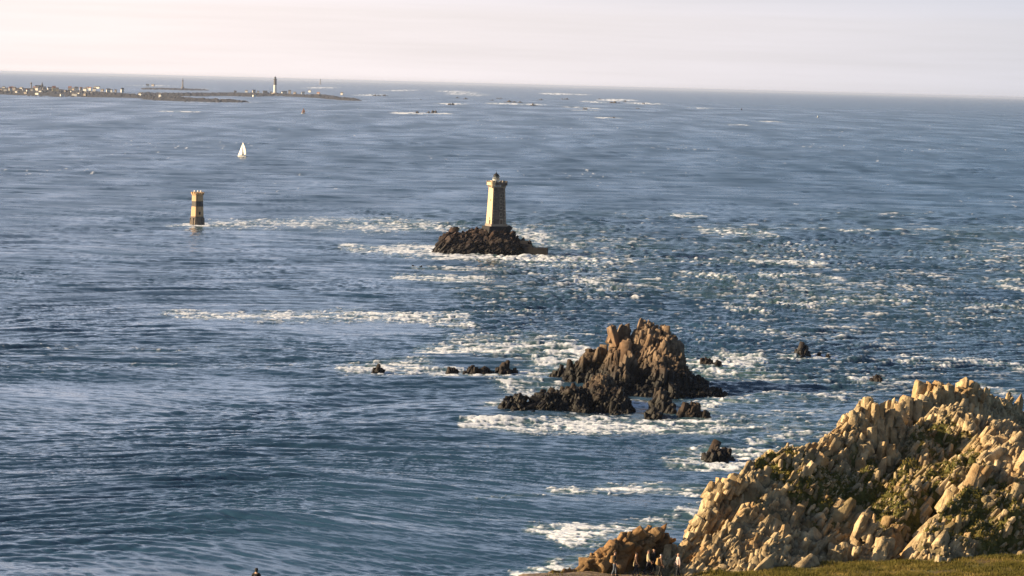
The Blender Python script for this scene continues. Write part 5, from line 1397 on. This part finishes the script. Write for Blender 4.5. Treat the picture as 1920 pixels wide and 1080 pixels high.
def build_grass():
    g = np.random.default_rng(9)
    n = 60000
    x = g.uniform(3, 47, n); y = g.uniform(223, 239.5, n)
    dens = fbm2(x / 2.2, y / 2.2, 3, 110)
    pa = path_amt(x, y)
    keep = (dens + g.uniform(-0.35, 0.45, n) > -0.1) & (g.uniform(0, 1, n) > pa * 0.93)
    x, y, dens = x[keep], y[keep], dens[keep]
    z = ground_z(x, y)
    n = len(x)
    hgt = (0.10 + 0.16 * np.clip(dens + 0.4, 0, 1)) * g.uniform(0.6, 1.5, n)
    tone = np.clip(0.45 + 0.55 * fbm2(x / 4, y / 4, 3, 120) + g.normal(0, 0.12, n) + 0.25 * (dens < -0.05), 0, 1)
    V = []; T = []; TN = []
    nb = 4
    for k in range(nb):
        a = g.uniform(0, 2 * np.pi, n); ln = g.uniform(0.1, 0.8, n) * hgt
        ox, oy = g.normal(0, 0.07, n), g.normal(0, 0.07, n)
        w = g.uniform(0.012, 0.024, n)
        bx, by = x + ox, y + oy
        px_, py_ = -np.sin(a) * w, np.cos(a) * w
        p0 = np.stack([bx - px_, by - py_, z - 0.02], 1); p1 = np.stack([bx + px_, by + py_, z - 0.02], 1)
        p2 = np.stack([bx + np.cos(a) * ln, by + np.sin(a) * ln, z + hgt], 1)
        base = len(V) * n * 3 if False else k * n * 3
        V.append(np.stack([p0, p1, p2], 1).reshape(-1, 3))
        T.append(np.arange(n * 3).reshape(-1, 3) + base)
        TN.append(np.repeat(tone, 3))
    me = make_mesh('grass', np.concatenate(V), np.concatenate(T), blade_mat(), False, {'tone': np.concatenate(TN)})
    tag(link('grass', me), 'short olive green grass along the clifftop', 'grass', kind='stuff')
build_grass()

# ------------------------------------------------------------------ people
M_SKIN = plain('skin', (0.50, 0.30, 0.21), 0.6, 0, 0.05)
def cloth(name, c):
    return plain(name, c, 0.85, 0, 0.15, 6.0)
def skin_mesh(name, nodes, edges, mat, parent, sub=1):
    """nodes: list of (x,y,z,rx,ry); skin modifier, then baked"""
    me = bpy.data.meshes.new(name)
    me.from_pydata([n[:3] for n in nodes], edges, [])
    o = bpy.data.objects.new(name, me); COL.objects.link(o)
    md = o.modifiers.new('skin', 'SKIN'); md.use_smooth_shade = True
    for i, n in enumerate(nodes):
        me.skin_vertices[0].data[i].radius = (n[3], n[4])
        me.skin_vertices[0].data[i].use_root = (i == 0)
    ss = o.modifiers.new('subdivision', 'SUBSURF'); ss.levels = sub; ss.render_levels = sub
    dg = bpy.context.evaluated_depsgraph_get()
    m2 = bpy.data.meshes.new_from_object(o.evaluated_get(dg))
    o.modifiers.clear(); o.data = m2; m2.name = name
    bpy.data.meshes.remove(me)
    m2.materials.clear(); m2.materials.append(mat)
    o.parent = parent
    return o
def person(px, py, Y, yaw, label, coat, trousers, hair, hpx=47, stride=0.15, coat_len=0.78, lean=0.0, extra=None, arm=0.1, onz=None):
    g = P(px, py, Y)
    z = onz if onz is not None else float(ground_z(np.array([g[0]]), np.array([Y]))[0])
    t = thing('person', label, 'person', (g[0], Y, z), yaw, None)
    k = hpx / F * Y / 1.74
    t.scale = (k, k, k)
    L_ = lean
    def n(x, y, zz, a, b=None):
        return (x, y + L_ * max(0, zz - 0.9) , zz, a, b if b is not None else a)
    # facing local -y
    s_ = stride
    body = [n(0, 0, .95, .135, .10), n(0, 0, 1.12, .12, .09), n(0, .01, 1.30, .145, .095), n(0, .01, 1.43, .09, .07), n(0, 0, 1.50, .05, .05), n(0, -.01, 1.57, .075, .08), n(0, -.015, 1.655, .082, .095), n(0, 0, 1.73, .045, .05)]
    ed = [(i, i + 1) for i in range(7)]
    def addchain(root, pts):
        i = root
        for p in pts:
            body.append(p); ed.append((i, len(body) - 1)); i = len(body) - 1
    for sx_ in (-1, 1):
        sw = arm * sx_
        addchain(3, [n(sx_ * .17, .01, 1.42, .06), n(sx_ * .235, .02 + sw * .4, 1.15, .043), n(sx_ * .23, -.06 + sw, .92, .032), n(sx_ * .225, -.09 + sw * 1.2, .84, .026, .04)])
        st = s_ * sx_
        addchain(0, [n(sx_ * .09, 0, .86, .085), n(sx_ * .095, -.03 - st * .5, .50, .058), n(sx_ * .095, .02 - st + (0.05 if st < 0 else 0), .10, .04), n(sx_ * .10, -.06 - st, .04, .042, .03), n(sx_ * .105, -.15 - st, .035, .035, .022)])
    b = skin_mesh('body', body, ed, M_SKIN, t)
    # fingers and thumb joined onto the body mesh
    fm = MB()
    for sx_ in (-1, 1):
        sw = arm * sx_
        hx, hy, hz = sx_ * .225, -.09 + sw * 1.2 + L_ * 0, .83
        for f, (oy, ln) in enumerate(((-.03, .065), (-.011, .078), (.008, .073), (.026, .056))):
            fm.tube([(hx, hy + oy, hz), (hx - sx_ * .008, hy + oy, hz - ln * .5), (hx - sx_ * .026, hy + oy, hz - ln)], [.009, .0085, .007], 6)
        fm.tube([(hx, hy - .03, hz + .05), (hx - sx_ * .012, hy - .058, hz + .02), (hx - sx_ * .018, hy - .065, hz - .012)], [.011, .010, .008], 6)
    for (cx, cy, cz, r_) in ((-.033, -.098, 1.665, .011), (.033, -.098, 1.665, .011)):
        fm.lathe([(0.001, -r_), (r_, 0), (0.001, r_)], 6, (cx, cy, cz))
    fm.lathe([(.004, .02), (.017, -.018), (.004, -.022)], 6, (0, -.105, 1.635))
    for sx_ in (-1, 1):
        fm.lathe([(.004, -.03), (.02, 0), (.004, .03)], 6, (sx_ * .082, 0, 1.645))
    fo = fm.build('face_hands', M_SKIN, t)
    bm = bmesh.new(); bm.from_mesh(b.data); bm.from_mesh(fo.data); bm.to_mesh(b.data); bm.free()
    bpy.data.objects.remove(fo)
    # coat
    lo_ = coat_len
    c = [n(0, 0, 1.0, .165, .13), n(0, .01, 1.28, .175, .125), n(0, .01, 1.43, .115, .09), n(0, 0, 1.49, .07, .065)]
    ce = [(0, 1), (1, 2), (2, 3)]
    c.append(n(0, 0, lo_, .175, .14)); ce.append((0, len(c) - 1))
    for sx_ in (-1, 1):
        sw = arm * sx_
        i = 2
        for p in (n(sx_ * .18, .01, 1.41, .075), n(sx_ * .245, .02 + sw * .4, 1.15, .06), n(sx_ * .238, -.055 + sw, .93, .048)):
            c.append(p); ce.append((i, len(c) - 1)); i = len(c) - 1
    skin_mesh('coat', c, ce, coat, t)
    tr = [n(0, 0, .95, .14, .11)]; te_ = []
    for sx_ in (-1, 1):
        st = s_ * sx_; i = 0
        for p in (n(sx_ * .09, 0, .84, .098), n(sx_ * .095, -.03 - st * .5, .50, .074), n(sx_ * .095, .02 - st + (0.05 if st < 0 else 0), .12, .06)):
            tr.append(p); te_.append((i, len(tr) - 1)); i = len(tr) - 1
    skin_mesh('trousers', tr, te_, trousers, t)
    h = [n(0, .02, 1.60, .07, .06), n(0, .03, 1.67, .088, .082), n(0, .01, 1.73, .066, .075)]
    skin_mesh('hair', h, [(0, 1), (1, 2)], hair, t)
    sh_ = MB()
    for sx_ in (-1, 1):
        st = s_ * sx_
        y0 = -.07 - st
        sh_.tube([(sx_ * .1, y0 + .13, .05), (sx_ * .1, y0 + .06, .06), (sx_ * .102, y0 - .06, .05), (sx_ * .105, y0 - .12, .035)], [.045, .056, .054, .03], 8)
    sh_.each('shoe', M_BLACKM, t, True)
    if extra:
        extra(t)
    return t
def backpack(mat):
    def f(t):
        b = MB(); b.box((0, .20, 1.18), (.32, .20, .50), 0, 0, 0.8); b.box((0, .32, 1.08), (.22, .08, .22), 0, 0, 0.85)
        o = b.build('backpack', mat, t)
        bv = o.modifiers.new('round', 'BEVEL'); bv.width = 0.04; bv.segments = 2
        s_ = MB()
        for q in (-.1, .1):
            s_.tube([(q, .13, 1.42), (q, .02, 1.50), (q, -.12, 1.38), (q * 1.3, -.13, 1.15), (q * 1.4, .05, .98)], .018, 6)
        s_.build('straps', mat, o)
    return f
def shoulder_bag(mat):
    def f(t):
        b = MB(); b.box((.26, .02, .86), (.13, .34, .30), 0, 0, 0.9); o = b.build('bag', mat, t)
        bv = o.modifiers.new('round', 'BEVEL'); bv.width = 0.03; bv.segments = 2
        s_ = MB(); s_.tube([(.26, -.10, 1.0), (.2, -.05, 1.45), (.2, .05, 1.45), (.26, .14, 1.0)], .014, 6); s_.build('bag_strap', mat, o)
    return f
def hood(t):
    skin_mesh('hood', [(0, .02, 1.50, .085, .085), (0, .012, 1.60, .105, .105), (0, .008, 1.68, .112, .115), (0, .01, 1.745, .075, .085)], [(0, 1), (1, 2), (2, 3)], C_BLACK, t)
C_BLACK = cloth('black_cloth', (0.012, 0.012, 0.014)); C_NAVY = cloth('navy_cloth', (0.015, 0.018, 0.03)); C_JEANS = cloth('blue_grey_denim', (0.09, 0.11, 0.15))
C_CREAM = cloth('cream_cloth', (0.46, 0.38, 0.24)); C_TAN = cloth('tan_cloth', (0.50, 0.33, 0.14)); C_PINK = cloth('pale_pink_cloth', (0.50, 0.40, 0.385)); C_BROWN = cloth('brown_cloth', (0.13, 0.075, 0.05)); C_RUST = cloth('rust_cloth', (0.42, 0.24, 0.10))
H_DARK = cloth('dark_brown_hair', (0.025, 0.016, 0.01)); H_GREY = cloth('white_grey_hair', (0.62, 0.60, 0.60)); H_BLOND = cloth('fair_hair', (0.40, 0.27, 0.15))
R90 = math.pi / 2
person(1152, 1077, 230.2, R90 * 0.85, 'person in black coat and blue jeans with rust backpack, leftmost of the walkers', C_BLACK, C_JEANS, H_DARK, 47, 0.10, extra=backpack(C_RUST))
person(1192, 1076, 230.5, R90 * 1.0, 'person in dark clothes carrying a cream bag, second walker from the left', C_BROWN, C_NAVY, H_DARK, 46, 0.16, extra=shoulder_bag(C_CREAM))
person(1215, 1070, 232.0, R90 * 0.9, 'walking person in a cream jacket and dark trousers', C_CREAM, C_NAVY, H_DARK, 47, 0.26, arm=0.16)
person(1225, 1069, 232.7, R90 * 0.5, 'fair haired person in black, half hidden behind the cream jacket walker', C_BLACK, C_BLACK, H_BLOND, 47, 0.08)
person(1238, 1073, 231.4, R90 * 1.1, 'white haired person in dark clothes with a tan backpack', C_BROWN, C_BLACK, H_GREY, 44, 0.14, lean=-0.05, extra=backpack(C_TAN))
person(1271, 1072, 231.4, -R90 * 0.8, 'person in a long pale pink coat, rightmost of the walkers', C_PINK, C_NAVY, H_BLOND, 47, 0.14, coat_len=0.66)
_pz = P(481, 1063.5, 165)
person(481, 1063.5, 165, math.pi * 0.95, 'lone person in black seen from behind, only head and shoulders in view', C_BLACK, C_BLACK, H_DARK, 61.0, 0.1, extra=hood, onz=_pz[2] - 1.775 * (61.0 / F * 165 / 1.74))

# ------------------------------------------------------------------ sea air
def build_haze():
    m = bpy.data.materials.new('sea_haze'); m.use_nodes = True
    nt = m.node_tree; nt.nodes.clear()
    o_ = nt.nodes.new('ShaderNodeOutputMaterial'); v = nt.nodes.new('ShaderNodeVolumePrincipled')
    v.inputs['Color'].default_value = (0.72, 0.80, 1.0, 1); v.inputs['Density'].default_value = 1.15e-5; v.inputs['Anisotropy'].default_value = 0.3
    nt.links.new(v.outputs[0], o_.inputs['Volume'])
    x, y0, y1, z0, z1 = 250000, -1000, 480000, -112, 92
    V = np.array([(-x, y0, z0), (x, y0, z0), (x, y1, z0), (-x, y1, z0), (-x, y0, z1), (x, y0, z1), (x, y1, z1), (-x, y1, z1)], float)
    me = make_mesh('haze', V, np.array([(3, 2, 1, 0), (4, 5, 6, 7), (0, 1, 5, 4), (1, 2, 6, 5), (2, 3, 7, 6), (3, 0, 4, 7)]), m)
    tag(link('haze', me), 'thin pale haze over the sea towards the horizon', 'haze', kind='stuff')
build_haze()
